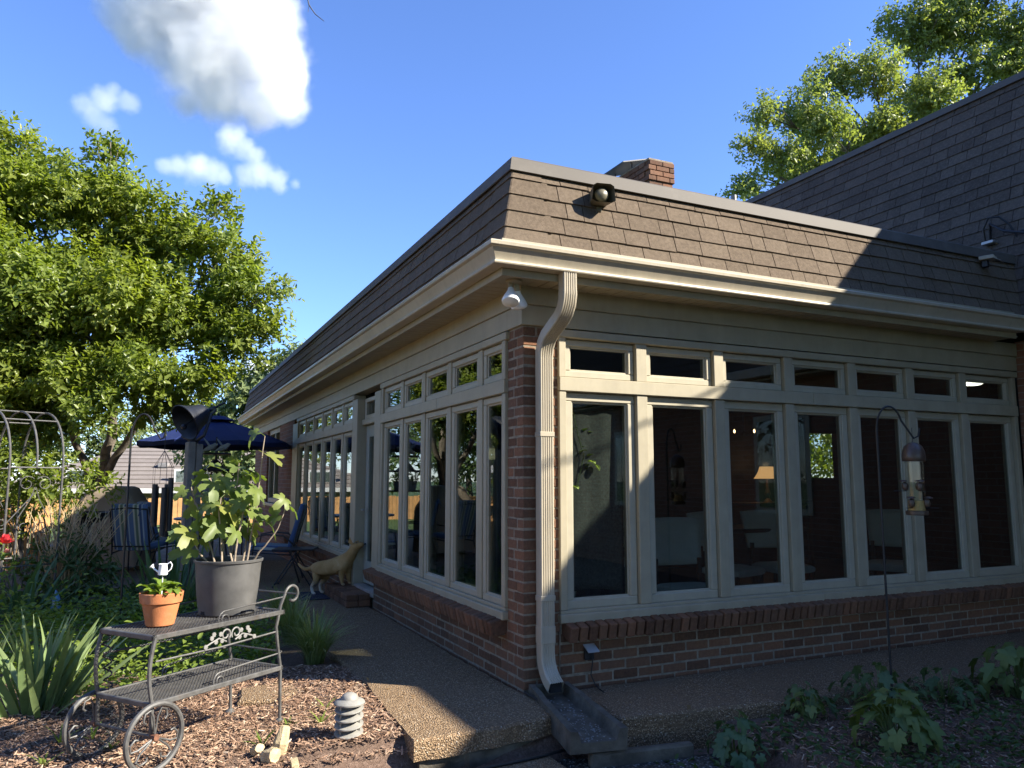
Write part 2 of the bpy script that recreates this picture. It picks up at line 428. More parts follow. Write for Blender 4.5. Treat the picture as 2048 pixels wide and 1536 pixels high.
# rowlock sill bricks, tilted outward
rl = MB().box((-.030,-.085,-.105),(.030,.10,0), .006).mesh('sill_brick')
def rowlock(P, u0, u1, rz):
    n = int((u1-u0)/.0735)
    for i in range(n):
        u = u0+(i+.5)*(u1-u0)/n
        link('sill_brick', rl, 'brick', bw, P(u, .042+U(-.005,.005), .414+U(-.003,.003)), (R(14)+U(-.02,.02), U(-.01,.01), rz+U(-.012,.012)))
    bed = MB(); wbox(bed, P, u0+.03, u1-.03, -.1, .070, .300, .385, .004); bed.build('sill_mortar', 'mortar', bw)
rowlock(PA, .275, 5.23, 0); rowlock(PB, .25, 3.66, R(-90)); rowlock(PB, 4.5, 9.0, R(-90))
# ---- window walls
def winwall(P, edges, first, last, lastw=.0):
    """edges: centres of the posts; first/last: outer ends of the frame"""
    zs0, zs1 = .405, .462                   # sill board
    zl0, zl1 = .478, 1.945                  # lower windows
    zb0, zb1 = 1.945, 2.035                 # transom band
    zt0, zt1 = 2.035, 2.310
    cut = first+(last-first)*(.47 if P is PA else .44)
    for a_, c_ in ((first, cut-.0015), (cut+.0015, last)):      # boards butted end to end
        m = MB(); wbox(m, P, a_-.012*(a_ == first), c_+.012*(c_ == last), -.14, .045+U(0,.003), zs0, zs1, .006); wbox(m, P, a_, c_, -.14, .020, zs1-.002, zl0+.006, .004); m.build('window_sill', 'trim', house)
        m = MB(); wbox(m, P, a_, c_, -.12, .028+U(0,.003), zb0-.006, zb1, .004); m.build('transom_bar', 'trim', house)
    m = MB(); wbox(m, P, first-.03, last+.03, -.12, .030, zt1, 2.365, .005); m.build('head_trim', 'trim', house)
    ends = [first]+edges+[last]; hw = .046 if P is PA else .040; pr = .018 if P is PA else .010
    for i, e in enumerate(edges):
        m = MB(); wbox(m, P, e-hw, e+hw, -.12, pr, zl0+.008, zb0-.008, .004); m.build('mullion', 'trim', house)
        m = MB(); wbox(m, P, e-hw, e+hw, -.12, pr, zb1, zt1, .004); m.build('mullion', 'trim', house)
    for e, sgn in ((first, 1), (last, -1)):
        m = MB(); a, c = sorted((e, e+sgn*.055)); wbox(m, P, a, c, -.12, .022, zl0+.008, zb0-.008, .004); wbox(m, P, a, c, -.12, .022, zb1, zt1, .004); m.build('jamb', 'trim', house)
    for i in range(len(ends)-1):
        a = ends[i]+(.055 if i == 0 else hw)+.003; c = ends[i+1]-(.055 if i == len(ends)-2 else hw)-.003
        for nm, z0, z1, st in (('window', zl0+.004, zl1-.010, .060 if P is PA else .050), ('transom_window', zt0+.004, zt1-.004, .048)):
            m = MB()
            q0 = 0 if P is PA else .012; d0, d1 = -.075, -.012+q0
            for (u0,u1,y0,y1) in ((a,c,z0,z0+st),(a,c,z1-st,z1),(a,a+st,z0+st-.001,z1-st+.001),(c-st,c,z0+st-.001,z1-st+.001)):
                wbox(m, P, u0, u1, d0, d1, y0, y1, .006)
            s2 = st-.014                      # stepped glazing bead
            for (u0,u1,y0,y1) in ((a+s2,c-s2,z0+s2,z0+st+.012),(a+s2,c-s2,z1-st-.012,z1-s2),(a+s2,a+st+.012,z0+st,z1-st),(c-st-.012,c-s2,z0+st,z1-st)):
                wbox(m, P, u0, u1, -.07, -.026+q0, y0, y1, .004)
            wo = m.build(nm, 'sash', house)
            g = MB(); wbox(g, P, a+st+.004, c-st-.004, -.040+q0, -.034+q0, z0+st+.004, z1-st-.004, 0); g.build('pane', 'glass', wo)
winwall(PA, [.94+.703*i for i in range(6)], .262, 5.215)
winwall(PB, [.72,1.385,2.05,2.71], .246, 3.42)
winwall(PB, [4.62+.655*i+.02 for i in range(1,6)], 4.66, 8.60)
# posts around the door, end post
m = MB(); wbox(m, PB, 3.42, 3.66, -.14, .03, .40, 2.30, .006); m.build('door_post', 'trim', house)
m = MB(); wbox(m, PB, 4.44, 4.66, -.14, .03, -.005, 2.30, .006); m.build('door_post', 'trim', house)
m = MB(); wbox(m, PB, 3.60, 3.66, -.14, -.02, -.1, .42, .004); m.build('door_post', 'trim', house)
m = MB(); wbox(m, PB, 8.60, 9.03, -.14, .02, .40, 2.30, .006); m.build('end_post', 'trim', house)
m = MB(); wbox(m, PB, 3.66, 4.44, -.16, -.03, 1.985, 2.05, .005); m.build('door_head', 'trim', house)
MT['doorp'] = plain('door_paint', (.30,.31,.26), .45, vary=.05)
m = MB()
for (a,c,y0,y1) in ((3.67,3.79,.17,1.98),(4.31,4.43,.17,1.98),(3.79,4.31,.17,.42),(3.79,4.31,1.84,1.98)): wbox(m, PB, a, c, -.13, -.085, y0, y1, .005)
dr = m.build('door', 'doorp', house)
g = MB(); wbox(g, PB, 3.79, 4.31, -.112, -.104, .42, 1.84, 0); g.build('pane', 'glass', dr)
m = MB().tube([(.075,4.36,1.0),(.03,4.36,1.0),(.03,4.28,1.0)], .011, 8); m.build('handle', 'flash', dr)
m = MB(); [wbox(m, PB, a, c, -.13, -.06, y0, y1, .005) for (a,c,y0,y1) in ((3.67,3.73,2.05,2.30),(4.37,4.43,2.05,2.30),(3.73,4.37,2.05,2.10),(3.73,4.37,2.25,2.30))]
dt = m.build('transom_window', 'sash', house); g = MB(); wbox(g, PB, 3.73, 4.37, -.1, -.094, 2.10, 2.25, 0); g.build('pane', 'glass', dt)
m = MB(); wbox(m, PB, 3.64, 4.50, -.2, .02, .10, .155, .006); m.build('threshold', 'flash', house)
m = MB(); wbox(m, PB, 3.66, 4.5, -.2, -.02, -.2, .10, 0); m.build('door_base', 'mortar', house)
# brick end of the B side with one window
m = MB(); m.box((0,9.03,-.2),(.2,10.65,2.375)); m.box((0,12.3,-.2),(.2,14.3,2.375)); m.box((0,10.65,-.2),(.2,12.3,.9)); m.box((.2,14.1,-.2),(5,14.3,2.375)); m.build('end_wall', 'brickwall', house)
m = MB()
for (a,c,y0,y1) in ((10.65,10.75,.9,2.375),(12.2,12.3,.9,2.375),(10.75,12.2,.9,.99),(10.75,12.2,2.28,2.375),(11.43,11.52,.99,2.28)): wbox(m, PB, a, c, -.12, -.04, y0, y1, .005)
ew = m.build('window', 'trim', house); g = MB(); wbox(g, PB, 10.75, 12.2, -.09, -.084, .99, 2.28, 0); g.build('pane', 'glass', ew)
m = MB(); wbox(m, PB, 10.6, 12.35, -.1, .05, .84, .9, .004); m.build('window_sill', 'trim', house)
# ---- frieze, soffit, fascia, gutter
def strip(prof, name, mat, endA=EA, endB=EB, parent=house, sharp=30, closed=True):
    """sweep a profile (d outward, z) from the far end of B round the corner to the end of A"""
    n = len(prof); vs = []
    for st in range(3):
        for d, z in prof:
            vs.append((-d, endB, z) if st == 0 else (-d, -d, z) if st == 1 else (endA, -d, z))
    fs = []
    for s_ in range(2):
        for i in range(n if closed else n-1):
            j = (i+1) % n; fs.append((s_*n+i, s_*n+j, (s_+1)*n+j, (s_+1)*n+i))
    if closed: fs += [tuple(range(n)), tuple(range(3*n-1, 2*n-1, -1))]
    m = MB().add(vs, fs); bm = bmesh.new(); me = m.mesh(name); bm.from_mesh(me); bmesh.ops.recalc_face_normals(bm, faces=bm.faces); bm.to_mesh(me); bm.free()
    return link(name, me, mat, parent)
strip([(-.14,2.375),(.018,2.375),(.020,2.380),(.020,2.505),(.014,2.508),(.014,2.514),(-.14,2.514)], 'frieze', 'trim', 5.26)
strip([(-.14,2.5155),(.030,2.5155),(.032,2.520),(.032,2.640),(-.14,2.640)], 'frieze', 'trim', 5.26)
strip([(.262,2.618),(.282,2.618),(.282,2.86),(.262,2.86)], 'fascia', 'trim', EA)
gp = [(.284,2.800),(.284,2.672),(.292,2.664),(.360,2.664),(.372,2.668),(.375,2.676),(.372,2.684),(.366,2.688),(.366,2.692)]
for i in range(9):
    t = i/8; gp.append((.366+.030*(1-math.cos(t*math.pi*.5))+.004*math.sin(t*3.1), 2.692+.064*t))
gp += [(.398,2.760),(.410,2.766),(.418,2.772),(.420,2.792),(.414,2.800),(.404,2.800),(.402,2.792),(.408,2.776),(.394,2.768),(.358,2.694),(.352,2.676),(.300,2.676),(.296,2.800)]
gut = strip(gp, 'gutter', 'trimw', EA, EB, sharp=25)
sof = strip([(-.14,2.648),(.262,2.648),(.262,2.656),(-.14,2.656)], 'soffit', 'dark', EA)
m2 = MB()
for i in range(52):
    a = -.0+.0965*i
    if a > EA: break
    MB().box((a+.005,-.262,2.637),(a+.0915,-.030,2.646), .003).build('soffit_board', 'trim', sof, sharp=None)
for i in range(152):
    a = -.0+.0965*i
    if i < 70: MB().box((-.262,a+.005,2.637),(-.030,a+.0915,2.646), .003).build('soffit_board', 'trim', sof, sharp=None)
    else: m2.box((-.262,a+.0025,2.637),(-.030,a+.094,2.646), .003)
m2.build('soffit_board', 'trim', sof, kind='stuff')
MB().prism([(-.262,-.262),(.0,-.262),(.0,-.003)],2.637,2.646).prism([(-.264,-.260),(-.002,-.001),(-.264,0)],2.6372,2.646).build('soffit_corner','trim',sof,sharp=None)
# ---- mansard: deck, shingles, cap
SLO = (.262, 2.83); SHI = (.140, 3.385)
strip([(.255,2.82),(.133,3.39),(.0,3.39),(.0,2.82)], 'roof_deck', 'dark', EA+.2, EB)
roof = strip([(.10,3.43),(.10,3.45),(-.6,3.45),(-.6,3.43)], 'roof', 'cap', 5.2, EB)
MB().box((.5,.5,3.42),(9,14.2,3.44)).build('flat_roof', 'cap', house)
strip([(.168,3.372),(.176,3.376),(.158,3.468),(.145,3.480),(.09,3.488),(-.12,3.492),(-.12,3.480),(.085,3.474),(.138,3.466),(.150,3.455)], 'roof_cap', 'cap', 5.3, EB, sharp=20)
strip([(.262,2.842),(.300,2.812),(.304,2.806),(.298,2.802),(.258,2.835)], 'drip_edge', 'flash', EA, EB)
NC = 5; SL = math.hypot(SLO[0]-SHI[0], SHI[1]-SLO[1]); EX = .126; TILT = math.atan2(SLO[0]-SHI[0], SHI[1]-SLO[1])
def shingle_mesh(w_, h, t=.016):
    m = MB(); x = w_/2-.0030
    # local: x along eave, y outward, z up the slope; butt edge thicker
    vs = [(-x,0,0),(x,0,0),(x,t,.0),(-x,t,.0),(-x,0,h*1.25),(x,0,h*1.25),(x,.002,h*1.25),(-x,.002,h*1.25)]
    return m.add(vs, [(0,1,2,3),(7,6,5,4),(3,2,6,7),(1,5,6,2),(0,3,7,4),(0,4,5,1)]).mesh('shingle')
SHM = {}
def put_shingle(P, rz, u, w_, c, parent, mat, lst, lo=SLO, ex=EX, tilt=TILT):
    t = c*ex; d = lo[0]-math.sin(tilt)*t; z = lo[1]+math.cos(tilt)*t
    wk_ = (round(w_, 2), .58 if (lo is SLO and c == NC-1) else 1.0)
    M = Matrix.LocRotScale(Vector(P(u, d, z+U(-.003,.003))), (Matrix.Rotation(rz,3,'Z')@Matrix.Rotation(tilt+U(-.012,.006),3,'X')@Matrix.Rotation(U(-.012,.012),3,'Y')).to_quaternion(), Vector((1,1,1)))
    lst.append((M, wk_))
# in local frame y is outward: for A outward is -Y -> rotate 180 about z;  for B outward -X -> rotate 90
la, lb = [], []
for c in range(NC):
    u = .02-.1*(c%2)+U(-.02,.02)
    while u < 5.05:
        w_ = random.choice([.13,.20,.22,.23,.24,.26]); inset = .262-SLO[0]+c*EX*math.sin(TILT)
        if u+w_/2 > .02: put_shingle(PA, math.pi, u+w_/2, w_, c, None, None, la)
        u += w_
    u = .02-.1*(c%2)+U(-.02,.02)
    while u < EB:
        w_ = random.choice([.13,.20,.22,.23,.24,.26])
        if u+w_/2 > .02: put_shingle(PB, math.pi/2, u+w_/2, w_, c, None, None, lb)
        u += w_
deck = strip([(.259,2.815),(.250,2.815),(.128,3.39),(.137,3.39)], 'mansard_shingles', 'shingle', EA+.2, EB)
def emit(lst, parent, mat, ex, keepn, name='shingle'):
    rest = MB(); n = 0
    for M, w_ in lst:
        if (w_, ex) not in SHM: SHM[(w_, ex)] = shingle_mesh(w_[0], ex*w_[1])
        if n < keepn:
            o = link(name, SHM[(w_, ex)], mat, parent); o.matrix_local = M; n += 1
        else:
            me = SHM[(w_, ex)]; rest.add([v.co for v in me.vertices], [tuple(p.vertices) for p in me.polygons], False, M)
    if rest.v: rest.build(name, mat, parent, kind='stuff', sharp=None)
lb.sort(key=lambda q: q[0].translation.y)
emit(la+lb, deck, 'shingle', EX, 290)
for c in range(NC):                      # hip shingles bent round the corner
    t = c*EX; hgt = EX*1.05 if c < NC-1 else EX*.5; wv = .15
    pts = []
    for tt in (0, hgt):
        T = t+tt; d = SLO[0]-math.sin(TILT)*T+(.0200 if tt == 0 else .010); z = SLO[1]+math.cos(TILT)*T
        row = [(-d, wv-.1+.04*(c%2), z),(-d,-d+.012,z),(-d+.004,-d+.004,z),(-d+.012,-d,z),(wv-.09+.04*(c%2),-d,z)]
        pts.append(row)
    m = MB().sheet(pts, False); me = m.mesh('hip_shingle', None); o = link('hip_shingle', me, 'shingle', deck)
    md = o.modifiers.new('t', 'SOLIDIFY'); md.thickness = .005; md.offset = 0
# ---- downspout (corrugated rectangular pipe with elbows)
def downspout():
    pts = []
    def arc(a, b, c, n=6):
        a, b, c = Vector(a), Vector(b), Vector(c)
        return [(a.lerp(b,i/n)).lerp(b.lerp(c,i/n),i/n) for i in range(n+1)]
    X0, X1 = .162, .128
    path = [Vector((X0,-.330,2.675)), Vector((X0,-.330,2.56))]
    path += arc((X0,-.330,2.53),(X0,-.325,2.43),(.150,-.245,2.375))
    path += arc((.138,-.150,2.315),(X1,-.062,2.262),(X1,-.060,2.15))
    path += [Vector((X1,-.060,z)) for z in (1.9,1.6,1.3,1.0,.7,.42)]
    path += arc((X1,-.060,.25),(X1,-.062,.115),(X1+.006,-.185,.055), 8)
    # ribs on the front face: cross-section polygon
    hw, hd = .050, .038; sec = []
    nr = 5
    sec += [(-hw,-hd+.006),(-hw+.006,-hd)]
    for i in range(nr):
        x0 = -hw+.010+(2*hw-.020)*i/nr; x1 = -hw+.010+(2*hw-.020)*(i+1)/nr; q = (x1-x0)
        sec += [(x0+q*.2,-hd),(x0+q*.35,-hd+.0045),(x0+q*.65,-hd+.0045),(x0+q*.8,-hd)]
    sec += [(hw-.006,-hd),(hw,-hd+.006),(hw,hd-.006),(hw-.006,hd),(-hw+.006,hd),(-hw,hd-.006)]
    vs = []; n = len(sec)
    for i, p in enumerate(path):
        t = (path[min(i+1,len(path)-1)]-path[max(i-1,0)]).normalized()
        u = Vector((1,0,0)); u = (u-t*u.dot(t)).normalized(); w_ = u.cross(t)*-1      # w_ outward (-Y when t=-Z)
        if w_.y > 0 and abs(t.z) > .3: w_ = -w_
        k = 1.0 if 3 < i < len(path)-3 and i % 2 else 1.03 if i in (2,4,6,8,10,12,14) else 1.0
        for a, b in sec: vs.append(tuple(p+u*a*k - w_*b*k))
    fs = [(i*n+k,(i+1)*n+k,(i+1)*n+(k+1)%n,i*n+(k+1)%n) for i in range(len(path)-1) for k in range(n)]
    me = MB().add(vs, fs).mesh('downspout'); bm = bmesh.new(); bm.from_mesh(me); bmesh.ops.recalc_face_normals(bm, faces=bm.faces); bm.to_mesh(me); bm.free()
    me.polygons.foreach_set('use_smooth', [True]*len(me.polygons)); me.set_sharp_from_angle(angle=R(22))
    o = link('downspout', me, 'trimw', house)
    MB().box((X1-.054,-.102,1.62),(X1+.054,-.020,1.652), .003).build('strap', 'trimw', o)
    MB().box((X1-.0535,-.102,.565),(X1+.0535,-.020,.60), .003).build('strap', 'trimw', o)
    MB().box((X1-.0525,-.1,.30),(X1+.0525,-.020,.41), .003).build('elbow_collar', 'trimw', o)
    e = path[-1]; MB().box((e.x-.04,e.y+.0,e.z-.030),(e.x+.04,e.y+.02,e.z+.030)).build('mouth', 'dark', o)
downspout()

# ================================================================== two storey wing
wing = thing('two_storey_wing', 'taller house wing with steep brown shingled roof in shade', 'house')
WX = 5.27; WT = math.atan2(.62, 2.57)
MB().box((WX,-11,-.3),(10.5,14.3,2.64)).build('wing_wall', 'brickwall', wing) if False else None
MB().box((WX,-11,-.3),(WX+.2,-.005,2.66)).box((WX+.2,-11,-.3),(10.5,-10.8,2.66)).box((10.3,-10.8,-.3),(10.5,5,2.66)).build('wall', 'brickwall', wing)
wd = MB(); wd.add([(5.0,-11.3,2.83),(5.0,9.2,2.83),(5.62,9.2,5.40),(5.62,-11.3,5.40),(10.2,-11.3,5.40),(10.2,9.2,5.40),(10.8,9.2,2.83),(10.8,-11.3,2.83)],[(0,1,2,3),(3,2,5,4),(4,5,6,7),(0,3,4,7),(1,6,5,2),(7,6,1,0)])
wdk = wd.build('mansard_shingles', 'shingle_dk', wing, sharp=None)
MB().box((4.98,-11.3,2.63),(5.27,-.45,2.66)).build('soffit', 'trim', wing)
MB().box((4.87,-11.3,2.67),(4.99,-.435,2.80),.01).build('gutter', 'trimw', wing)
MB().add([(5.575,-11.35,5.385),(5.575,9.25,5.385),(5.60,9.25,5.47),(5.60,-11.35,5.47),(5.9,9.25,5.48),(5.9,-11.35,5.48),(5.64,-11.35,5.385),(5.64,9.25,5.385)],[(0,3,2,1),(3,5,4,2),(0,1,7,6)]).build('roof_cap', 'cap', wing)
WEX = .128; lw = []; lfar = []
ncw = int(math.hypot(.62,2.57)/WEX)
for c in range(ncw+1):
    u = -11.2-U(0,.2)
    while u < 9.1:
        w_ = random.choice([.13,.17,.21,.26,.30,.34])
        zz = 2.83+math.cos(WT)*c*WEX; uc = u+w_/2
        vis = -.9 < uc < 4.6 and zz > 3.3
        put_shingle(lambda uu, d, z: (5.0-d, uu, z), math.pi/2, uc, w_, c, None, None, lw if vis else lfar, (0, 2.83), WEX, WT)
        u += w_
lw.sort(key=lambda q: (q[0].translation-cam.location).length)
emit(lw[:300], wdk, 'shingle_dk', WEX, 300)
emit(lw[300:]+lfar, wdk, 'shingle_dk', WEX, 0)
for (y, z0) in ((-3,.9),(-6.5,.9),(-9,.9)):
    wn = MB().box((WX-.03,y-.5,z0),(WX+.05,y+.5,z0+1.3),.005).build('window', 'sash', wing)
    MB().box((WX-.036,y-.42,z0+.08),(WX-.031,y+.42,z0+1.22)).build('pane', 'glass', wn)
# ================================================================== rooms inside
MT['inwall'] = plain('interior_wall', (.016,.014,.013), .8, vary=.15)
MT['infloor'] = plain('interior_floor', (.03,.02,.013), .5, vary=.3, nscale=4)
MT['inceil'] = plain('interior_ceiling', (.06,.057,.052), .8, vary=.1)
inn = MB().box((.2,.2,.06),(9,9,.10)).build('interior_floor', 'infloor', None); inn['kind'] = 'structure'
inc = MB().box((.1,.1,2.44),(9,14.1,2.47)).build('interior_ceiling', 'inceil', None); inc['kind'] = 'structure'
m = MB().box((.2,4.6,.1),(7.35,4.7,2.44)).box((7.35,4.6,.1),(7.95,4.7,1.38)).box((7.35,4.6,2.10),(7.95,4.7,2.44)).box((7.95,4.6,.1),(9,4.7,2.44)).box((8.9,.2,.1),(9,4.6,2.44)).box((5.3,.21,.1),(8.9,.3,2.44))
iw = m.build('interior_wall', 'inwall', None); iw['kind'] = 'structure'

# ================================================================== vegetation
import numpy as np
rng = np.random.default_rng(11)
def unit(a): return a/np.maximum(np.linalg.norm(a, axis=-1, keepdims=True), 1e-9)
def leaf_mesh(name, base, d, nrm, L, W, six=True, curl=.12):
    """many leaves in one mesh: base points, axis, normal, length and width arrays"""
    d = unit(d); s = unit(np.cross(d, nrm)); n = np.cross(s, d); N = len(base)
    L = L[:, None]; W = W[:, None]
    fold = n*W*.22
    if six:
        pts = [base, base+d*L*.30+s*W*.48+fold, base+d*L*.68+s*W*.40+fold*.8-n*L*curl*.4, base+d*L-n*L*curl,
               base+d*L*.68-s*W*.40+fold*.8-n*L*curl*.4, base+d*L*.30-s*W*.48+fold]
        k = 6; quads = [(0,1,2,3),(0,3,4,5)]
    else:
        pts = [base, base+d*L*.45+s*W*.5+fold, base+d*L-n*L*curl, base+d*L*.45-s*W*.5+fold]
        k = 4; quads = [(0,1,2),(0,2,3)]
    V = np.stack(pts, 1).reshape(-1, 3).astype(np.float32)
    q = len(quads[0]); F = (np.arange(N)[:, None, None]*k+np.array(quads)[None]).reshape(-1).astype(np.int32)
    nf = N*len(quads)
    me = bpy.data.meshes.new(name); me.vertices.add(len(V)); me.vertices.foreach_set('co', V.reshape(-1))
    me.loops.add(len(F)); me.loops.foreach_set('vertex_index', F)
    me.polygons.add(nf); me.polygons.foreach_set('loop_start', np.arange(nf, dtype=np.int32)*q)
    me.polygons.foreach_set('use_smooth', np.ones(nf, dtype=bool)); me.update(calc_edges=True); return me
def shoots(clumps, n, hollow=.45, upbias=.5, squash=.85, sub=0):
    """anchor points and directions spread through ellipsoid clumps, denser near the skin"""
    cl = np.array(clumps, dtype=float)
    if sub:                                # break each clump into leafy boughs with hollows between
        out = []
        for c in cl:
            for _ in range(sub):
                v = unit(rng.normal(size=3)); v[2] = v[2]*.8+.1
                out.append((*(c[:3]+v*c[3]*rng.uniform(.45,.85)), c[3]*rng.uniform(.26,.42)))
            out.append((*c[:3], c[3]*.5))
        cl = np.array(out)
    vol = cl[:, 3]**2.2; idx = rng.choice(len(cl), n, p=vol/vol.sum())
    v = unit(rng.normal(size=(n, 3))); r = (hollow+(1-hollow)*rng.random(n)**.6)
    r = r*(1+.18*rng.normal(size=n)*.6)
    P = cl[idx, :3]+v*(r*cl[idx, 3])[:, None]*np.array([1, 1, squash])
    d = unit(v+np.array([0, 0, upbias])+rng.normal(size=(n, 3))*.35)
    return P, d
def foliage(name, clumps, n, per, slen, L, W, mat, parent=None, six=True, hollow=.45, upbias=.5, spread=1.0, curl=.12, twigs=0, twigmat='bark', sub=0, **kw):
    P, D_ = shoots(clumps, n, hollow, upbias, sub=sub)
    t = np.tile((np.arange(per)+.5)/per, n); Pi = np.repeat(P, per, 0); Di = np.repeat(D_, per, 0)
    a = np.tile(np.arange(per)*2.4, n)+np.repeat(rng.random(n)*6.28, per)
    u = unit(np.cross(Di, rng.normal(size=(n, 3)).repeat(per, 0))); v = np.cross(Di, u)
    rad = u*np.cos(a)[:, None]+v*np.sin(a)[:, None]
    base = Pi+Di*(t*slen)[:, None]+rng.normal(size=Pi.shape)*slen*.06
    ax = unit(rad*spread+Di*(.35+.6*t)[:, None]+np.array([0, 0, -.12])+rng.normal(size=Pi.shape)*.22)
    nr = unit(Di*1.0-rad*.5+np.array([0, 0, .6])+rng.normal(size=Pi.shape)*.25)
    sz = (.45+.85*rng.random(len(t)))*(1-.35*np.abs(t-.4))
    me = leaf_mesh(name, base, ax, nr, L*sz, W*sz*(.85+.3*rng.random(len(t))), six, curl)
    o = link(name, me, mat, parent, **kw)
    if twigs:
        m = MB()
        for i in range(0, n, twigs):
            m.tube([tuple(P[i]-D_[i]*slen*.8), tuple(P[i]), tuple(P[i]+D_[i]*slen)], [.008, .006, .003], 4, False)
        return o, m
    return o
def limb(mb, pts, r0, r1, n=8, wob=.03):
    pts = [Vector(p) for p in pts]; out = []
    for i in range(len(pts)-1):
        for k in range(4):
            t = k/4; p = pts[i].lerp(pts[i+1], t); out.append(p+Vector((U(-wob,wob),U(-wob,wob),0))*(0 if i == 0 and k == 0 else 1))
    out.append(pts[-1]); m = len(out)
    mb.tube(out, [r0+(r1-r0)*i/(m-1) for i in range(m)], n)
MT['bark'] = plain('bark', (.17,.145,.115), .9, vary=.5, nscale=14, bmp=.9, bscale=40, spec=.15, dirt=(.09,.085,.065))
MT['bark2'] = plain('bark_grey', (.14,.12,.10), .9, vary=.4, nscale=9, bmp=.8, bscale=20, spec=.15)
MT['leaf_near'] = leafmat('leaf_broad', (.145,.195,.038), (.215,.275,.058), (.30,.35,.09), .52, .36)
MT['leaf_far'] = leafmat('leaf_far', (.17,.215,.085), (.24,.29,.115), (.33,.37,.17), .52, .40)
MT['leaf_pale'] = leafmat('leaf_pale', (.13,.18,.08), (.18,.235,.10), (.22,.27,.13), .35, .6)
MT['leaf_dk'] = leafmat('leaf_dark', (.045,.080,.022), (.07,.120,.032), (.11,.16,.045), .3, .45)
def tree(name, label, cat, trunk, limbs, clumps, n, per, slen, L, W, mat, group=None, r0=.14, bark='bark', **kw):
    b = Vector(trunk[0]); t = thing(name, label, cat, tuple(b), 0, group)
    mb = MB(); off = [tuple(Vector(p)-b) for p in trunk]; limb(mb, off, r0, r0*.45, 10)
    for lm, ra, rb in limbs: limb(mb, [tuple(Vector(p)-b) for p in lm], ra, rb, 7)
    tips = trunk[-1]
    for c in clumps:                       # a limb out to each clump
        e = Vector(c[:3])-b; s_ = Vector(off[-1]).lerp(Vector(off[-2]), U(.0,.8)); mid = s_.lerp(e, .5)+Vector((0,0,-.12*c[3]))
        limb(mb, [tuple(s_), tuple(mid), tuple(e)], r0*.26, r0*.06, 5, .04)
        for q in range(4):
            v = Vector((U(-1,1),U(-1,1),U(-.3,1))).normalized()*c[3]*.8; limb(mb, [tuple(mid.lerp(e,.6)), tuple(e+v)], r0*.09, r0*.03, 4, .03)
    mb.build('trunk', bark, t, sharp=None)
    cl = [(c[0]-b.x, c[1]-b.y, c[2]-b.z, c[3]) for c in clumps]
    foliage('crown', cl, n, per, slen, L, W, mat, t, **kw)
    return t
CL = [(-4.045,8.409,5.469,.93),(-4.703,8.165,4.914,1.02),(-5.209,8.402,4.118,1.09),(-3.296,8.058,5.315,.86),(-2.606,7.955,4.92,.84),(-2.065,7.481,4.856,.62),(-1.451,7.194,4.553,.56),(-1.061,6.68,3.88,.45),(-.881,6.375,3.478,.34),(-1.237,6.652,3.214,.5),(-1.819,7.255,3.78,.8),(-2.59,7.175,3.69,.89),(-3.454,7.249,3.9,.93),(-4.122,7.341,3.443,.97),(-3.261,7.158,2.804,.79),(-2.407,6.868,2.682,.70),(-1.665,6.631,2.626,.48),(-3.985,7.608,2.546,.74),(-2.893,6.544,2.166,.36),(-3.75,7.829,2.096,.48),(-4.789,7.984,2.682,1.0),(-3.078,7.956,6.168,.29),(-4.377,8.564,6.325,.36),(-1.484,7.209,5.315,.25),(-.74,6.308,3.94,.17),(-2.066,7.482,2.268,.43),(-3.6,9.4,4.2,1.1),(-2.4,9.0,3.9,.9),(-4.6,9.6,3.6,1.0)]
tr = tree('broadleaf_tree', 'large bright green broadleaf tree leaning over the patio on the left', 'tree', [(-3.1,10.2,-.1),(-3.0,9.9,.9),(-2.85,9.5,1.8),(-2.8,9.1,2.6),(-3.0,8.6,3.4)],
     [([(-2.95,9.7,1.3),(-2.5,9.1,2.1),(-2.0,8.3,2.9)],.07,.03),([(-3.0,9.8,1.1),(-3.4,9.2,2.2),(-3.9,8.6,3.2)],.07,.03)],
     CL, 11500, 11, .24, .100, .050, 'leaf_near', r0=.115, hollow=.3, upbias=.75, sub=14)
iv = [(0.05+.02*math.sin(i), -.3*i*.28-.08, .5+i*.26, .11) for i in range(7)]
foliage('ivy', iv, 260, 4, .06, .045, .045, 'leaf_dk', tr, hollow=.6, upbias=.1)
CR = [(14.948,13.867,10.866,.62),(15.138,13.778,12.058,.7),(15.479,13.619,13.263,.7),(15.857,13.441,11.545,1.09),(17.309,13.866,13.941,1.22),(18.299,13.402,15.214,.97),(17.381,12.728,12.572,1.25),(19.538,12.822,15.031,1.3),(19.742,12.726,13.041,1.14),(22.122,12.715,17.109,1.52),(21.376,11.961,14.484,1.3),(23.618,12.015,17.495,1.52),(23.99,11.841,15.769,1.35),(25.417,11.172,17.495,1.69),(25.642,11.067,16.15,1.35),(23.202,12.21,18.66,1.52),(24.931,11.4,19.838,1.86),(26.819,10.515,18.66,1.86),(14.646,14.009,10.613,.39),(20.5,14.5,13.5,1.6),(23.5,14,15,1.8),(18.5,14.5,12,1.4),(27,12,14,2),(21,13,10.5,1.8),(24,13,12,1.8)]
tree('shade_tree', 'tall loose crowned green tree rising behind the two storey roof', 'tree', [(22,14,-.1),(22,14,5),(22,13.6,9),(22,13.2,13)],
     [([(22,13.8,8),(18.5,13.5,10.5),(16,13.6,11.2)],.12,.05),([(22,13.8,8),(25,12.5,12)],.12,.05)], [(c[0],c[1],c[2],c[3]*.88) for c in CR], 10500, 9, .42, .165, .095, 'leaf_far', r0=.28, bark='bark2', six=False, hollow=.2, upbias=.3, sub=8)
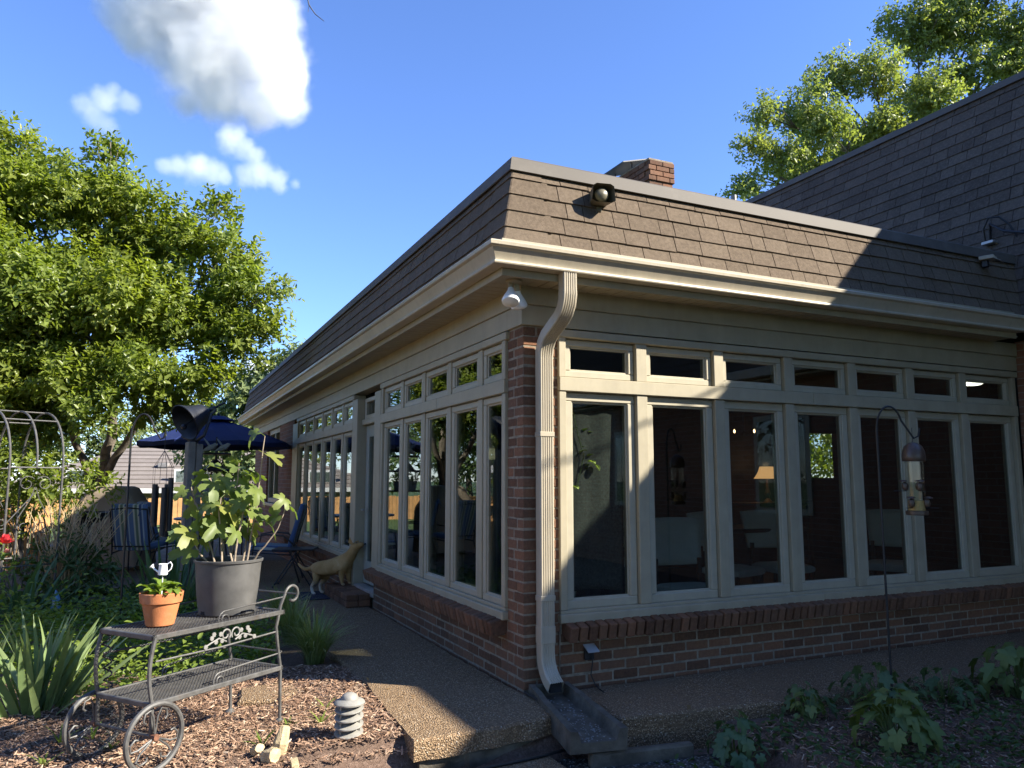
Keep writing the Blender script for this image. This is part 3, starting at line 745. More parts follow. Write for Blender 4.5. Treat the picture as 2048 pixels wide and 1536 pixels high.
# distant trees beyond the gardens
BG = [('pale green tree beyond the far end of the sunroom roof', [(-.1,23.1,2.6,1.3),(.3,22.9,3.8,1.2),(.9,22.6,4.3,1.1),(1.6,22.3,4.6,1.1),(2.3,22.1,5.1,.9),(1.0,23,2.5,1.6),(2.6,22.5,3.5,1.4)], 'leaf_pale', 1500),
      ('green tree standing behind the neighbouring house roof', [(-5,38,3.6,2.6),(-2.4,37,3.2,2.2),(-7,38,4.5,2.4),(.2,37,3.0,2.0)], 'leaf_far', 1500),
      ('dark tree filling the gap behind the leaning patio tree', [(-10,22,3,2.6),(-8,22,5,2.4),(-12,23,4.5,2.6),(-7,23,3,2.2)], 'leaf_dk', 1500),
      ('tall tree left of the grey roofed house beyond the fence', [(-24,8,3.5,2.6),(-25,10.5,5,2.8),(-24,5.5,4,2.4)], 'leaf_far', 1200),
      ('tall tree at the far left corner beyond both fences', [(-17,27,3.4,2.6),(-19,29,5,2.8),(-14.5,27,3.2,2.2)], 'leaf_far', 1200),
      ('broad tree between the two neighbouring houses', [(-12,31,3.2,2.6),(-10,30,4,2.2),(-13.5,30,4.5,2.4)], 'leaf_dk', 1200),
      ('low tree behind the grey roofed house', [(-27,17,3.2,2.8),(-28,20,4.5,2.8),(-27,14,4,2.6)], 'leaf_far', 1200),
      ('garden tree over the fence, seen in the sunroom glass', [(-17,10,4.5,2.2),(-18,12.5,5,2.4),(-17.5,7.5,4,2.0),(-18.5,15,4.2,2.0)], 'leaf_far', 1300)]
for lab, cl, mt_, n in BG:
    c0 = cl[0]; cx = sum(c[0] for c in cl)/len(cl); cy = sum(c[1] for c in cl)/len(cl)
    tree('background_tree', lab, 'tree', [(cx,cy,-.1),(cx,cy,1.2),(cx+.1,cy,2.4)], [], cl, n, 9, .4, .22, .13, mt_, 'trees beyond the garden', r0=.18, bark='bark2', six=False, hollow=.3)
# unseen trees added behind the camera to block skylight and darken the glass
for i, (x, y, s_) in enumerate(((-7,-13,1.9),(0,-14,2.1),(7.5,-19,1.9),(-14,-8,1.6))):
    cl = [(x+dx*s_, y+dy*s_, z*s_, r*s_) for dx, dy, z, r in ((0,0,4.2,2.2),(2,.6,3.8,1.9),(-2,.3,3.9,1.9),(.6,1,5.6,1.8),(-1,-.6,5.8,1.7),(1.4,-1,2.6,1.7),(-1.6,1,2.4,1.7))]
    tree('yard_tree', ['broad tree standing behind the photographer on the left','tallest tree standing straight behind the photographer','tree behind the photographer near the house wing','smaller tree at the far left of the yard, outside the view'][i], 'tree', [(x,y,-.3),(x,y,1.5),(x,y,3*s_)], [], cl, 1500, 8, .45, .26, .16, 'leaf_dk', 'trees behind the photographer', r0=.2, bark='bark2', six=False, hollow=.3)
# shrub through the back room window
sh = thing('shrub', 'sunlit shrub seen through the back room window', 'shrub', (14.0,10.0,-.1))
foliage('crown', [(0,0,1.2,1.2),(.9,.4,2.6,1.2),(-.9,-.2,2.6,1.2),(1.8,0,1.2,1.1),(-1.6,.3,1.0,1.0),(0,0,3.6,1.1)], 1100, 8, .3, .16, .1, 'leaf_near', sh, six=False)
MB().tube([(0,0,0),(.1,0,1.2)], [.06,.03], 6).build('stem', 'bark', sh)
# hedge shrub beside the arbour and its bare stems
hd = thing('hedge_shrub', 'dense leafy green shrub behind the metal arbor', 'shrub', (-3.4,6.9,-.05))
foliage('crown', [(-.6,.1,1.45,.42),(-.2,-.1,1.42,.42),(.2,-.25,1.38,.38),(.5,-.35,1.25,.30),(-1.0,.3,1.4,.5),(-.5,.5,1.5,.5),(-1.4,.2,1.3,.5),(-.8,.2,.9,.4),(.0,.1,.95,.3)], 900, 8, .12, .085, .04, 'leaf_near', hd, hollow=.55, upbias=.6)
mb = MB()
for i in range(26):
    a = U(-1.3,.5); mb.tube([(a*.6,U(-.2,.3),0),(a*.8+U(-.1,.1),U(-.2,.3),.7),(a+U(-.15,.15),U(-.3,.3),1.35)], [.014,.010,.005], 5)
mb.build('stem', 'bark', hd)
MT['straw'] = plain('bare_twig', (.45,.34,.19), .8, vary=.25, nscale=30)
bs = thing('bare_shrub', 'bare straw coloured twiggy shrub beside the covered grill', 'shrub', (-3.05,5.85,-.05)); mb = MB()
for i in range(60):
    a = U(0,6.28); r = U(.02,.26); h = U(.55,1.18); x, y = math.cos(a)*r, math.sin(a)*r
    k = (x*2.3+U(-.12,.20), y*1.8+U(-.15,.15), h)
    mb.tube([(x*.4,y*.4,0),(x*1.1,y,h*.5),k], [.009,.006,.003], 4, False)
    for q in range(5):
        t = U(.5,.95); b0 = Vector((x*1.1,y,h*.5)).lerp(Vector(k), (t-.5)*2); mb.tube([tuple(b0), tuple(b0+Vector((U(-.09,.14),U(-.08,.08),U(.08,.22))))], [.004,.002], 3, False)
mb.build('twigs', 'straw', bs)
foliage('leaves', [(-.1,0,.35,.35),(.25,-.1,.3,.32),(.1,0,.6,.25)], 170, 6, .12, .10, .045, 'leaf_dk', bs, upbias=.5)

# ================================================================== garden, middle distance
MT['black'] = plain('black_iron', (.014,.014,.016), .45, vary=.3, nscale=30, spec=.5)
MT['iron'] = plain('grey_iron', (.085,.083,.080), .5, vary=.35, nscale=25, dirt=(.10,.07,.05))
MT['wood_old'] = plain('weathered_wood', (.17,.155,.125), .85, vary=.3, nscale=7, bmp=.5, bscale=35)
MT['navy'] = plain('navy_fabric', (.018,.032,.13), .8, vary=.12, nscale=4, spec=.2)
MT['tan_cover'] = plain('tan_cover', (.30,.245,.185), .75, vary=.12, nscale=3, bmp=.25, bscale=9, spec=.3)
MT['cedar'] = plain('cedar_board', (.50,.27,.11), .75, vary=.2, nscale=5, bmp=.3, bscale=30, spec=.2)
def stripemat():
    m, n, l, b = newmat('striped_cushion'); tc = n.new('ShaderNodeTexCoord'); sx = n.new('ShaderNodeSeparateXYZ'); l.new(tc.outputs['Object'], sx.inputs[0])
    f = math_n(n, l, 'FRACT', math_n(n, l, 'MULTIPLY', sx.outputs[0], 5.2))
    r = n.new('ShaderNodeValToRGB'); r.color_ramp.interpolation = 'CONSTANT'; e = r.color_ramp.elements
    for i in range(4): e.new(.5)
    for i, (p, c) in enumerate([(0,(.09,.15,.27)),(.3,(.42,.43,.36)),(.42,(.12,.17,.12)),(.6,(.42,.43,.36)),(.72,(.05,.09,.19)),(.9,(.30,.36,.40))]): e[i].position = p; e[i].color = (*c,1)
    l.new(f, r.inputs[0]); l.new(r.outputs[0], b.inputs['Base Color']); b.inputs['Roughness'].default_value = .85; return m
MT['stripe'] = stripemat()
def arc3(fn, n): return [fn(i/n) for i in range(n+1)]
def spiral(c, r0, r1, turns, a0, ax, ay, n=26):
    out = []
    for i in range(n+1):
        t = i/n; a = a0+turns*2*math.pi*t; r = r0+(r1-r0)*t
        out.append(Vector(c)+Vector(ax)*math.cos(a)*r+Vector(ay)*math.sin(a)*r)
    return out
# arbor
ab = thing('garden_arbor', 'grey metal garden arbor with heart scrolls at the left edge', 'arbor', (-3.62,5.45,-.05), R(30))
PW = .56; AW = 1.05; ZS = 1.53; AH = .66
for i, px_ in enumerate((0, PW*.5, PW)):
    z0 = 0 if i != 1 else ZS
    p = [(px_,0,z0),(px_,0,(z0+ZS)/2+.01)] if i != 1 else []
    p += arc3(lambda t: (px_, AW/2-AW/2*math.cos(math.pi*t), ZS+AH*math.sin(math.pi*t)**.9 if 0 < t < 1 else ZS), 20)
    if i != 1: p += [(px_,AW,ZS/2),(px_,AW,0)]
    MB().tube(p, .0125, 8).build('arch_rail', 'iron', ab)
for yy in (0, AW):
    for z in (ZS,.45,.1):
        MB().tube([(0,yy,z),(PW,yy,z)], .009, 6).build('cross_bar', 'iron', ab)
    m = MB(); X_, Z_ = (1,0,0), (0,0,1)
    for sg in (-1,1):
        c = PW/2; m.tube(spiral((c+sg*.088,yy,ZS-.18),.03,.088,1.15,R(90 if sg > 0 else 90),(sg,0,0),Z_), .005, 5)
        m.tube([(c+sg*.005,yy,ZS-.22),(c+sg*.05,yy,ZS-.36),(c+sg*.16,yy,ZS-.56)], .006, 5)
        m.tube(spiral((c+sg*.10,yy,ZS-.66),.025,.07,1.1,R(-90),(sg,0,0),Z_), .005, 5)
    m.tube([(0,yy,ZS-.62),(PW/2,yy,ZS-.28)], .006, 5)
    m.build('scroll', 'iron', ab)
for t in (.3,.5,.7):
    y = AW/2-AW/2*math.cos(math.pi*t); z = ZS+AH*math.sin(math.pi*t)**.9
    MB().tube([(0,y,z),(PW,y,z)], .008, 6).build('cross_bar', 'iron', ab)
# shepherd hook with a wind chime
def hook(name, label, x, y, rz, top, rise, span, r=.009):
    t = thing(name, label, 'plant hook', (x,y,-.05), rz)
    p = [(0,0,0),(0,0,top*.5),(0,0,top)]+arc3(lambda u: (span*.5-span*.5*math.cos(math.pi*u*.86), 0, top+rise*math.sin(math.pi*u*.86)), 14)[1:]
    e = p[-1]; p += [(e[0]+.045,0,e[2]-.07),(e[0]+.075,0,e[2]-.115),(e[0]+.105,0,e[2]-.10),(e[0]+.115,0,e[2]-.05)]
    MB().tube(p, [r*1.15]*3+[r]*(len(p)-3), 8).build('pole', 'black', t)
    MB().tube([(-.10,0,.04),(-.10,0,.10),(.10,0,.10),(.10,0,.04)], .005, 6).build('step_bar', 'black', t)
    return t
hook('shepherd_hook', 'thin black hook pole carrying the wind chime', -2.403, 3.664, R(-25), 1.80, .22, .22)
wc = thing('wind_chime', 'wind chime with wire cone and long black tubes on garden hook', 'wind chime', (-2.105,3.525,0))
m = MB(); m.tube([(0,0,1.83),(0,0,1.62)], .003, 5)
for i in range(10):
    a = i*.628; m.tube([(0,0,1.62),(.09*math.cos(a),.09*math.sin(a),1.46)], .002, 4); m.tube([(.09*math.cos(a),.09*math.sin(a),1.46),(.09*math.cos(a),.09*math.sin(a),1.30)], .0012, 4)
m.tube([(.09*math.cos(i*.314),.09*math.sin(i*.314),1.46) for i in range(21)], .003, 5, False); m.build('wire_cone', 'black', wc)
for i, (a, zt, ln) in enumerate(((3.6,1.30,.36),(2.4,1.28,.38),(4.9,1.27,.45),(5.9,1.36,.50),(1.0,1.30,.5))):
    x, y = .075*math.cos(a), .075*math.sin(a)
    MB().lathe([(.0,-ln),(.023,-ln),(.025,-ln+.002),(.025,-.002),(.022,0),(.0,0)], 14, (x,y,zt)).build('chime_tube', 'black', wc)
# bell on a timber post
MT['bell'] = plain('dark_bell_iron', (.010,.012,.018), .5, vary=.4, nscale=18, bmp=.3, bscale=60)
bp = thing('bell_post', 'weathered square timber post with a split, holding the old bell', 'post', (-1.80,4.49,-.05), R(12))
MB().box((-.078,-.070,0),(.004,.070,1.80),.008).box((.010,-.070,0),(.078,.070,1.78),.008).build('timber', 'wood_old', bp)
be = thing('dinner_bell', 'big dark iron bell tilted on top of the timber post', 'bell', (-1.80,4.49,1.74))
rt_ = Vector((.906,-.424,0)); fw_ = Vector((.424,.906,0)); ax = (rt_*.50+fw_*.72+Vector((0,0,.46))).normalized()
MR = ax.to_track_quat('Z','Y').to_matrix().to_4x4(); cB = Vector((.0,.0,.285))
MB().lathe([(.198,-.15),(.205,-.145),(.200,-.13),(.165,-.07),(.135,.0),(.118,.07),(.10,.115),(.06,.145),(.0,.155),(.0,.14),(.055,.13),(.09,.10),(.105,.06),(.125,0),(.155,-.07),(.188,-.14),(.198,-.15)], 32, mat=Matrix.Translation(cB)@MR).build('bell_body', 'bell', be)
m = MB(); s_ = ax.cross(Vector((0,0,1))).normalized()
pp = [Vector((0,0,.02))-s_*.03, cB*.3-s_*.20-ax*.02, cB-s_*.21+ax*.06, cB-s_*.12+ax*.18, cB+ax*.20, cB+s_*.12+ax*.18, cB+s_*.21+ax*.06, cB*.3+s_*.20-ax*.02, Vector((0,0,.02))+s_*.03]
m.tube(pp, .017, 8); m.tube([cB+ax*.14, cB+ax*.27], [.03,.018], 8); m.tube([cB+ax*.22, cB+ax*.25+rt_*.12+Vector((0,0,.06))], .012, 6); m.build('yoke', 'bell', be)
m = MB(); m.tube([cB, cB-ax*.14+Vector((0,0,-.04))], .008, 6); q = cB-ax*.15+Vector((0,0,-.045)); m.lathe([(0,-.035),(.025,-.025),(.035,0),(.025,.025),(0,.035)], 10, tuple(q)); m.build('clapper', 'bell', be)
MB().tube([(-.03,.0,.04),(.0,.0,-.02)], .05, 10).build('bracket', 'bell', be)
# parasol
um = thing('patio_umbrella', 'navy blue patio umbrella open over the patio table', 'umbrella', (-1.22,9.30,0))
m = MB(); n8 = 8; rows = []
for r_, z in ((.0,2.36),(.12,2.345),(.45,2.25),(.85,2.11),(1.24,1.965)):
    rows.append([(r_*math.cos(2*math.pi*k/16+.2)*(1 if k % 2 == 0 else .955), r_*math.sin(2*math.pi*k/16+.2)*(1 if k % 2 == 0 else .955), z-(0 if k % 2 == 0 else .02*r_)) for k in range(17)])
m.sheet(rows, False)
m.sheet([rows[-1], [(x*1.0,y*1.0,z-.07) for x,y,z in rows[-1]]], False)
m.build('canopy', 'navy', um, sharp=None)
m = MB(); rows = []
for r_, z in ((.0,2.43),(.1,2.42),(.30,2.345)):
    rows.append([(r_*math.cos(2*math.pi*k/16+.2), r_*math.sin(2*math.pi*k/16+.2), z) for k in range(17)])
m.sheet(rows, False); m.build('vent_cap', 'navy', um, sharp=None)
MB().tube([(0,0,0),(0,0,2.42)], .022, 10).build('pole', 'black', um)
MB().lathe([(0,2.42),(.02,2.43),(.025,2.45),(.0,2.49)], 10).build('finial', 'black', um)
for k in range(8):
    a = 2*math.pi*k/8+.2; MB().tube([(0,0,2.33),(1.2*math.cos(a),1.2*math.sin(a),1.95)], .008, 5).build('rib', 'black', um)
MB().lathe([(0,.10),(.05,.10),(.05,.05),(.23,.03),(.24,0),(0,0)], 20).build('base', 'black', um)
tb = thing('patio_table', 'dark round patio table under the navy umbrella', 'table', (-1.22,9.30,0))
MB().lathe([(.03,.70),(.60,.70),(.615,.715),(.60,.73),(.03,.73),(.03,.70)], 32).build('table_top', 'black', tb)
for k in range(4):
    a = k*math.pi/2+.5; MB().tube([(.45*math.cos(a),.45*math.sin(a),0),(.36*math.cos(a),.36*math.sin(a),.35),(.45*math.cos(a),.45*math.sin(a),.70)], .014, 7).build('leg', 'black', tb)
# cushioned patio chairs
def cushion(pts, th, wd):
    m = MB(); n = len(pts); rows = []
    sec = []
    for k in range(16):
        a = 2*math.pi*k/16; cx, cy = math.cos(a), math.sin(a)
        sec.append((math.copysign(abs(cx)**.35, cx), math.copysign(abs(cy)**.6, cy)))
    for i, (y, z) in enumerate(pts):
        y0, z0 = pts[max(i-1,0)]; y1, z1 = pts[min(i+1,n-1)]; t = Vector((0,y1-y0,z1-z0)).normalized(); nn = Vector((0,-t.z,t.y))
        k = .75 if i in (0,n-1) else 1
        rows.append([tuple(Vector((sx*wd/2*(.97 if k < 1 else 1), y, z))+nn*sy*th/2*k) for sx, sy in sec]+[tuple(Vector((sec[0][0]*wd/2*(.97 if k < 1 else 1), y, z))+nn*sec[0][1]*th/2*k)])
    m.sheet(rows); m.add(rows[0][:-1], [tuple(range(16))]); m.add(rows[-1][:-1], [tuple(range(15,-1,-1))]); return m
def chair(label, x, y, rz):
    t = thing('patio_chair', label, 'chair', (x,y,0), rz, 'patio chairs with striped cushions')
    for s_ in (-1,1):
        MB().tube([(s_*.27,.28,0),(s_*.27,.27,.40),(s_*.28,.24,.60),(s_*.28,.10,.63),(s_*.28,-.12,.61),(s_*.26,-.24,.50)], .011, 7).build('arm', 'black', t)
        MB().tube([(s_*.26,-.34,0),(s_*.26,-.22,.36),(s_*.25,-.26,.55),(s_*.25,-.36,.95)], .011, 7).build('back_leg', 'black', t)
        MB().tube([(s_*.26,-.22,.36),(s_*.26,.27,.40)], .010, 6).build('seat_rail', 'black', t)
    MB().tube([(-.25,-.36,.95),(0,-.37,.97),(.25,-.36,.95)], .011, 7).build('back_rail', 'black', t)
    MB().tube([(-.25,-.24,.45),(.25,-.24,.45)], .010, 6).build('back_rail', 'black', t)
    cushion([(-.20,.43),(-.15,.43),(.0,.44),(.15,.45),(.26,.45),(.31,.44)], .09, .50).build('seat_cushion', 'stripe', t)
    bk = cushion([(-.19,.45),(-.21,.52),(-.25,.66),(-.30,.84),(-.335,.97),(-.345,1.02)], .08, .49).build('back_cushion', 'stripe', t)
    MB().tube([(-.16,-.37,1.0),(-.17,-.40,.92),(-.15,-.39,.86)], .006, 5).tube([(.16,-.37,1.0),(.17,-.40,.92),(.15,-.39,.86)], .006, 5).build('tie', 'stripe', bk)
    return t
chair('striped patio chair in front of the covered grill, its back to the camera', -2.30, 7.45, R(-25))
chair('striped patio chair between the covered grill and the timber post, facing right', -1.95, 8.25, R(-70))
chair('navy striped patio chair close to the sunroom windows, facing left', -.62, 6.35, R(75))
chair('striped patio chair at the far side of the patio table', -.85, 10.2, R(160))
# covered grill
gr = thing('covered_grill', 'barbecue grill under a tan fabric cover with sloping sides', 'grill', (-2.70,8.90,0), R(-25)); rows = []
for z, hx, hy in ((.07,.60,.34),(.30,.585,.33),(.55,.575,.325),(.78,.57,.32),(.86,.55,.31),(.98,.46,.29),(1.12,.36,.27),(1.22,.30,.24),(1.245,.24,.20),(1.25,.0,.0)):
    row = []
    for k in range(41):
        a = 2*math.pi*(k % 40)/40; c, s_ = math.cos(a), math.sin(a); e = .28
        f = 1+.025*noise.noise(Vector((c*3,s_*3,z*2)))*(1.4-z)*2
        row.append((math.copysign(abs(c)**e, c)*hx*f, math.copysign(abs(s_)**e, s_)*hy*f, z+.012*noise.noise(Vector((c*4,s_*4,z)))))
    rows.append(row)
MB().sheet(rows).build('cover', 'tan_cover', gr, sharp=60)
for s_ in (-1,1): MB().tube([(s_*.45,-.06,.07),(s_*.45,.06,.07)], .07, 14).build('wheel', 'black', gr)
# black birdbath basin
bb = thing('birdbath', 'shallow black basin on a stand left of the covered grill', 'birdbath', (-2.98,7.70,0))
MB().lathe([(0,.74),(.10,.74),(.20,.77),(.27,.84),(.285,.90),(.275,.905),(.255,.86),(.19,.80),(.0,.78)], 28).build('basin', 'black', bb)
MB().lathe([(.17,0),(.16,.03),(.05,.08),(.04,.4),(.06,.72),(.10,.745)], 16).build('pedestal', 'black', bb)
# lanterns
MT['lampglass'] = plain('frosted_glass', (.45,.42,.32), .3)
def lantern(name, label, x, y, z, s_, post):
    t = thing(name, label, 'lantern', (x,y,-.05)); z += .05
    if post: MB().lathe([(.06*s_,0),(.05*s_,.05),(.022*s_*1.2,.08),(.022*s_,z-.02),(.04*s_,z)], 12).build('post', 'black', t)
    w = .06*s_
    MB().lathe([(w*1.9,z+.20*s_),(w*1.7,z+.215*s_),(w*.5,z+.29*s_),(w*.2,z+.33*s_),(0,z+.35*s_)], 4 if not post else 6).disc(w*1.9,4 if not post else 6,(0,0,z+.20*s_),False).build('roof', 'black', t)
    MB().box((-w,-w,z),(w,w,z+.012*s_)).build('base_plate', 'black', t)
    for a in (-1,1):
        for b in (-1,1): MB().tube([(a*w*.85,b*w*.85,z),(a*w*1.15,b*w*1.15,z+.20*s_)], .006*s_, 4).build('frame_bar', 'black', t)
    MB().add([(a*w*k,b*w*k,zz) for zz,k in ((z+.013,.8),(z+.195*s_,1.08)) for a,b in ((-1,-1),(1,-1),(1,1),(-1,1))], [(0,1,5,4),(1,2,6,5),(2,3,7,6),(3,0,4,7)]).build('glass', 'lampglass', t)
lantern('garden_lantern', 'small black lantern on a stake beside the covered grill', -3.10, 6.86, .25, .95, True)
lantern('lamp_post', 'tall black lamp post with lantern behind the arbor', -3.88, 8.88, 1.68, 1.5, True)
# tiered plant stand
ts = thing('plant_stand', 'black tiered metal stand with small planters behind the timber post', 'plant stand', (-1.38,7.16,0))
MB().tube([(0,0,0),(0,0,1.95)], .010, 7).build('pole', 'black', ts)
for z, r_ in ((1.70,.20),(1.47,.30),(1.16,.26)):
    MB().lathe([(.0,z),(r_,z),(r_+.01,z+.015),(r_,z+.025),(0,z+.02)], 18).build('tray', 'black', ts)
MB().lathe([(.0,1.64),(.04,1.62),(.13,1.52),(.15,1.50),(0,1.50)], 16).build('finial', 'black', ts)
MT['planter'] = plain('grey_planter', (.20,.20,.20), .7, vary=.2)
for dx in (-.12,.12):
    p = thing('small_planter', 'small grey planter with leafy plant, %s one on the tiered stand' % ('left' if dx < 0 else 'right'), 'planter', (-1.38+dx*.906,7.16-dx*.424,1.185))
    MB().lathe([(0,0),(.075,0),(.095,.13),(.10,.14),(.09,.14),(.085,.12),(0,.12)], 14).build('pot', 'planter', p)
    foliage('leaves', [(0,0,.19,.09)], 40, 5, .05, .05, .02, 'leaf_dk', p)
MT['stoneg'] = plain('stone_figure', (.20,.22,.22), .8, vary=.3)
for i, (dx, lab) in enumerate(((-.09,'grey dove figure with raised wing, left one on the plant stand'),(.09,'grey dove figure with raised wing, right one on the plant stand'))):
    bd = thing('dove_figure', lab, 'figurine', (-1.38+dx*.906,7.16-dx*.424,1.725), R(-25))
    MB().tube([(-.10,0,.03),(-.05,0,.05),(.0,0,.07),(.05,0,.09),(.08,0,.12),(.11,0,.125)], [.01,.03,.045,.04,.028,.006], 8).build('body', 'stoneg', bd)
    MB().tube([(.0,0,.09),(-.05,.0,.16),(-.10,0,.22)], [.03,.035,.008], 6, flat=.3).build('wing', 'stoneg', bd)
# fences: every board on its own
def fence(label, a, b, h):
    a = Vector((*a,-.1)); b = Vector((*b,-.1)); d = (b-a); L_ = d.length; rz = math.atan2(d.y,d.x)
    t = thing('wood_fence', label, 'fence', tuple(a), rz, 'cedar fences')
    mes = [MB().add([(-.066,0,0),(.066,0,0),(.066,0,h+q),(.045,0,h+.03+q),(-.045,0,h+.03+q),(-.066,0,h+q),(-.066,.02,0),(.066,.02,0),(.066,.02,h+q),(.045,.02,h+.03+q),(-.045,.02,h+.03+q),(-.066,.02,h+q)],
           [(0,1,2,3,4,5),(11,10,9,8,7,6),(0,6,7,1),(1,7,8,2),(2,8,9,3),(3,9,10,4),(4,10,11,5),(5,11,6,0)]).mesh('board') for q in (0,.008,-.01,.015)]
    n = int(L_/.146)
    for i in range(n): link('board', random.choice(mes), 'cedar', t, ((i+.5)*.146, U(-.004,.004)-(.0 if i % 2 else .0), 0), (0,U(-.006,.006),0))
    for z in (.3, h-.25): MB().box((0,.02,z),(L_,.06,z+.09)).build('rail', 'cedar', t)
    k = 0.0
    while k < L_: MB().box((k,.02,0),(k+.09,.11,h+.05)).build('post', 'cedar', t); k += 2.4
fence('cedar board fence running behind the patio', (-12,22.5), (14,22.5), .86)
fence('cedar board fence along the left side of the garden', (-11.5,-4), (-11.5,22.5), 1.25)
fence('short cedar fence panel behind the twiggy shrub', (-6.6,8.2), (-3.5,9.7), .95)
# neighbouring houses
MT['palebrick'] = plain('pale_brick', (.42,.31,.23), .9, vary=.2, nscale=12)
MT['roof_n'] = shinglemat('neighbour_shingle', (.17,.145,.13), (.20,.175,.155), (.24,.21,.19), .2)
MT['roof_n2'] = shinglemat('neighbour_shingle_grey', (.26,.26,.27), (.30,.30,.31), (.34,.34,.35), .2)
MT['white'] = plain('white_paint', (.78,.78,.76), .45, vary=.05)
def neighbour(label, x, y, w_, dpt, ez, rzv, rh, rm, rz=0):
    t = thing('neighbour_house', label, 'house', (x,y,-.3), rz)
    MB().box((0,0,0),(w_,dpt,ez)).build('wall', 'palebrick', t)
    o = .5; i = dpt/2
    rf = MB().add([(-o,-o,ez),(w_+o,-o,ez),(w_+o,dpt+o,ez),(-o,dpt+o,ez),(i,dpt/2,ez+rh),(w_-i,dpt/2,ez+rh)], [(0,1,5,4),(1,2,5),(2,3,4,5),(3,0,4),(3,2,1,0)]).build('roof', rm, t, sharp=None)
    k = 0
    for c in range(int(rh/.17)):             # shingle courses as low steps on the front slope
        z0 = c*.17; f = z0/rh; y0 = -o+(dpt/2+o)*f; x0 = -o+(i+o)*f; x1 = w_+o-(i+o)*f
        MB().add([(x0,y0-.02,ez+z0+.0),(x1,y0-.02,ez+z0+.0),(x1,y0-.02,ez+z0+.03),(x0,y0-.02,ez+z0+.03),(x1-.1,y0+.25,ez+z0+.13),(x0+.1,y0+.25,ez+z0+.13)], [(0,1,2,3),(3,2,4,5)]).build('shingle_course', rm, rf)
    MB().box((w_*.38,1.2,ez+rh*.42),(w_*.38+.35,1.6,ez+rh*.42+.22)).build('roof_vent', 'flash', rf)
    MB().box((-o-.1,-o-.12,ez-.18),(w_+o+.1,-o-.02,ez)).box((-o-.12,-o-.02,ez-.18),(-o-.02,dpt+o,ez)).build('gutter', 'white', t)
    for q in (.15,.45,.75):
        wn = MB().box((w_*q,-.05,1.0),(w_*q+1.3,.05,2.1)).build('window', 'white', t); MB().box((w_*q+.08,-.06,1.08),(w_*q+1.22,-.055,2.02)).build('pane', 'glass', wn)
    MB().tube([(.35,-.45,ez-.15),(.35,-.25,ez-.35),(.3,-.08,ez-.5),(.3,-.06,.1)], .05, 8).build('downspout', 'white', t)
neighbour('neighbouring brick house with brown hip roof beyond the patio fence', -7.0, 30, 13, 7.5, 1.35, 0, 1.9, 'roof_n', R(-14))
neighbour('neighbouring house with grey roof beyond the left fence', -20, 24, 12, 8, 1.9, 0, 2.3, 'roof_n2', R(-62))

# ================================================================== garden plants
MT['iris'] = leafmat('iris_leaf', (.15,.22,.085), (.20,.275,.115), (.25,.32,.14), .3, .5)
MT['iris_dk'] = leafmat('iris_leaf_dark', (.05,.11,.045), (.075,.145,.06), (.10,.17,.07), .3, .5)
MT['grassy'] = leafmat('liriope_leaf', (.15,.21,.06), (.24,.295,.11), (.48,.50,.29), .38, .42)
def blade(L, w_, bend, n=7, fold=.25):
    rows = []
    for i in range(n+1):
        t = i/n; ww = w_*(1-t**3)*(.75+.25*min(1,t*4)); ww = max(ww,.0006)
        x = bend*t*t*L; z = L*t*(1-.18*abs(bend)*t)
        rows.append([(x+fold*ww*.3,-ww/2,z),(x,0,z),(x+fold*ww*.3,ww/2,z)])
    return MB().sheet(rows).mesh('leaf')
def clump(name, label, cat, x, y, n, Lr, wr, spread, tilt, mat, group=None, z=-.05, fans=None, wide=.12):
    t = thing(name, label, cat, (x,y,z), 0, group)
    mes = [blade(Lr[0]+(Lr[1]-Lr[0])*k/5, U(*wr), U(-.05,.28)) for k in range(6)]
    for me in mes: me.materials.append(MT[mat])
    for i in range(n):
        a = U(0,6.28); r = U(0,spread); tl = tilt*(r/spread*.9+.15)*U(.6,1.3)
        # bent away from the clump's middle
        M = Matrix.Translation((math.cos(a)*r*1.0, math.sin(a)*r*1.0, 0))@Matrix.Rotation(a+U(-.5,.5),4,'Z')@Matrix.Rotation(tl,4,'Y')@Matrix.Rotation(U(-1.2,1.2),4,'Z')
        o = link('leaf', random.choice(mes), None, t); o.matrix_local = M
    return t
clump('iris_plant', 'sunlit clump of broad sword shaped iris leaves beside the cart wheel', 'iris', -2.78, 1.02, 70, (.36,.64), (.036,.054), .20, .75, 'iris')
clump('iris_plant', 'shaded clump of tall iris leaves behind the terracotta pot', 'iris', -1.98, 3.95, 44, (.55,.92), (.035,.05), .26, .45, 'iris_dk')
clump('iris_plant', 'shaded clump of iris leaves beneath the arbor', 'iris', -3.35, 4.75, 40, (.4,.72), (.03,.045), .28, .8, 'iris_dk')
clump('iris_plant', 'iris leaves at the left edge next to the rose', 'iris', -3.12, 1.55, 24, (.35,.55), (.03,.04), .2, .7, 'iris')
def tuft(label, x, y, n, L, mat='grassy', z=-.05):
    t = thing('lilyturf', label, 'ornamental grass', (x,y,z), 0, 'lilyturf clumps'); m = MB()
    for i in range(n):
        a = U(0,6.28); l_ = L*U(.6,1.15); w_ = U(.006,.010); out = U(.25,1.0); rows = []
        ca, sa = math.cos(a), math.sin(a); r0 = U(0,.07)
        for k in range(6):
            q = k/5; rr = r0+l_*out*(q**1.5)*.75; zz = l_*(q*1.0-.55*out*q*q*q)*(.95-.25*out); ww = w_*(1-q**4)+.0005
            rows.append([(ca*rr-sa*ww/2, sa*rr+ca*ww/2, zz),(ca*rr+sa*ww/2, sa*rr-ca*ww/2, zz)])
        m.sheet(rows)
    m.build('blades', mat, t, sharp=None); return t
tuft('variegated grass clump at the bend of the walkway, partly in sun', -1.02, 1.52, 320, .56)
tuft('grass clump behind the cart, half hidden by the scroll handle', -1.05, 2.35, 260, .56)
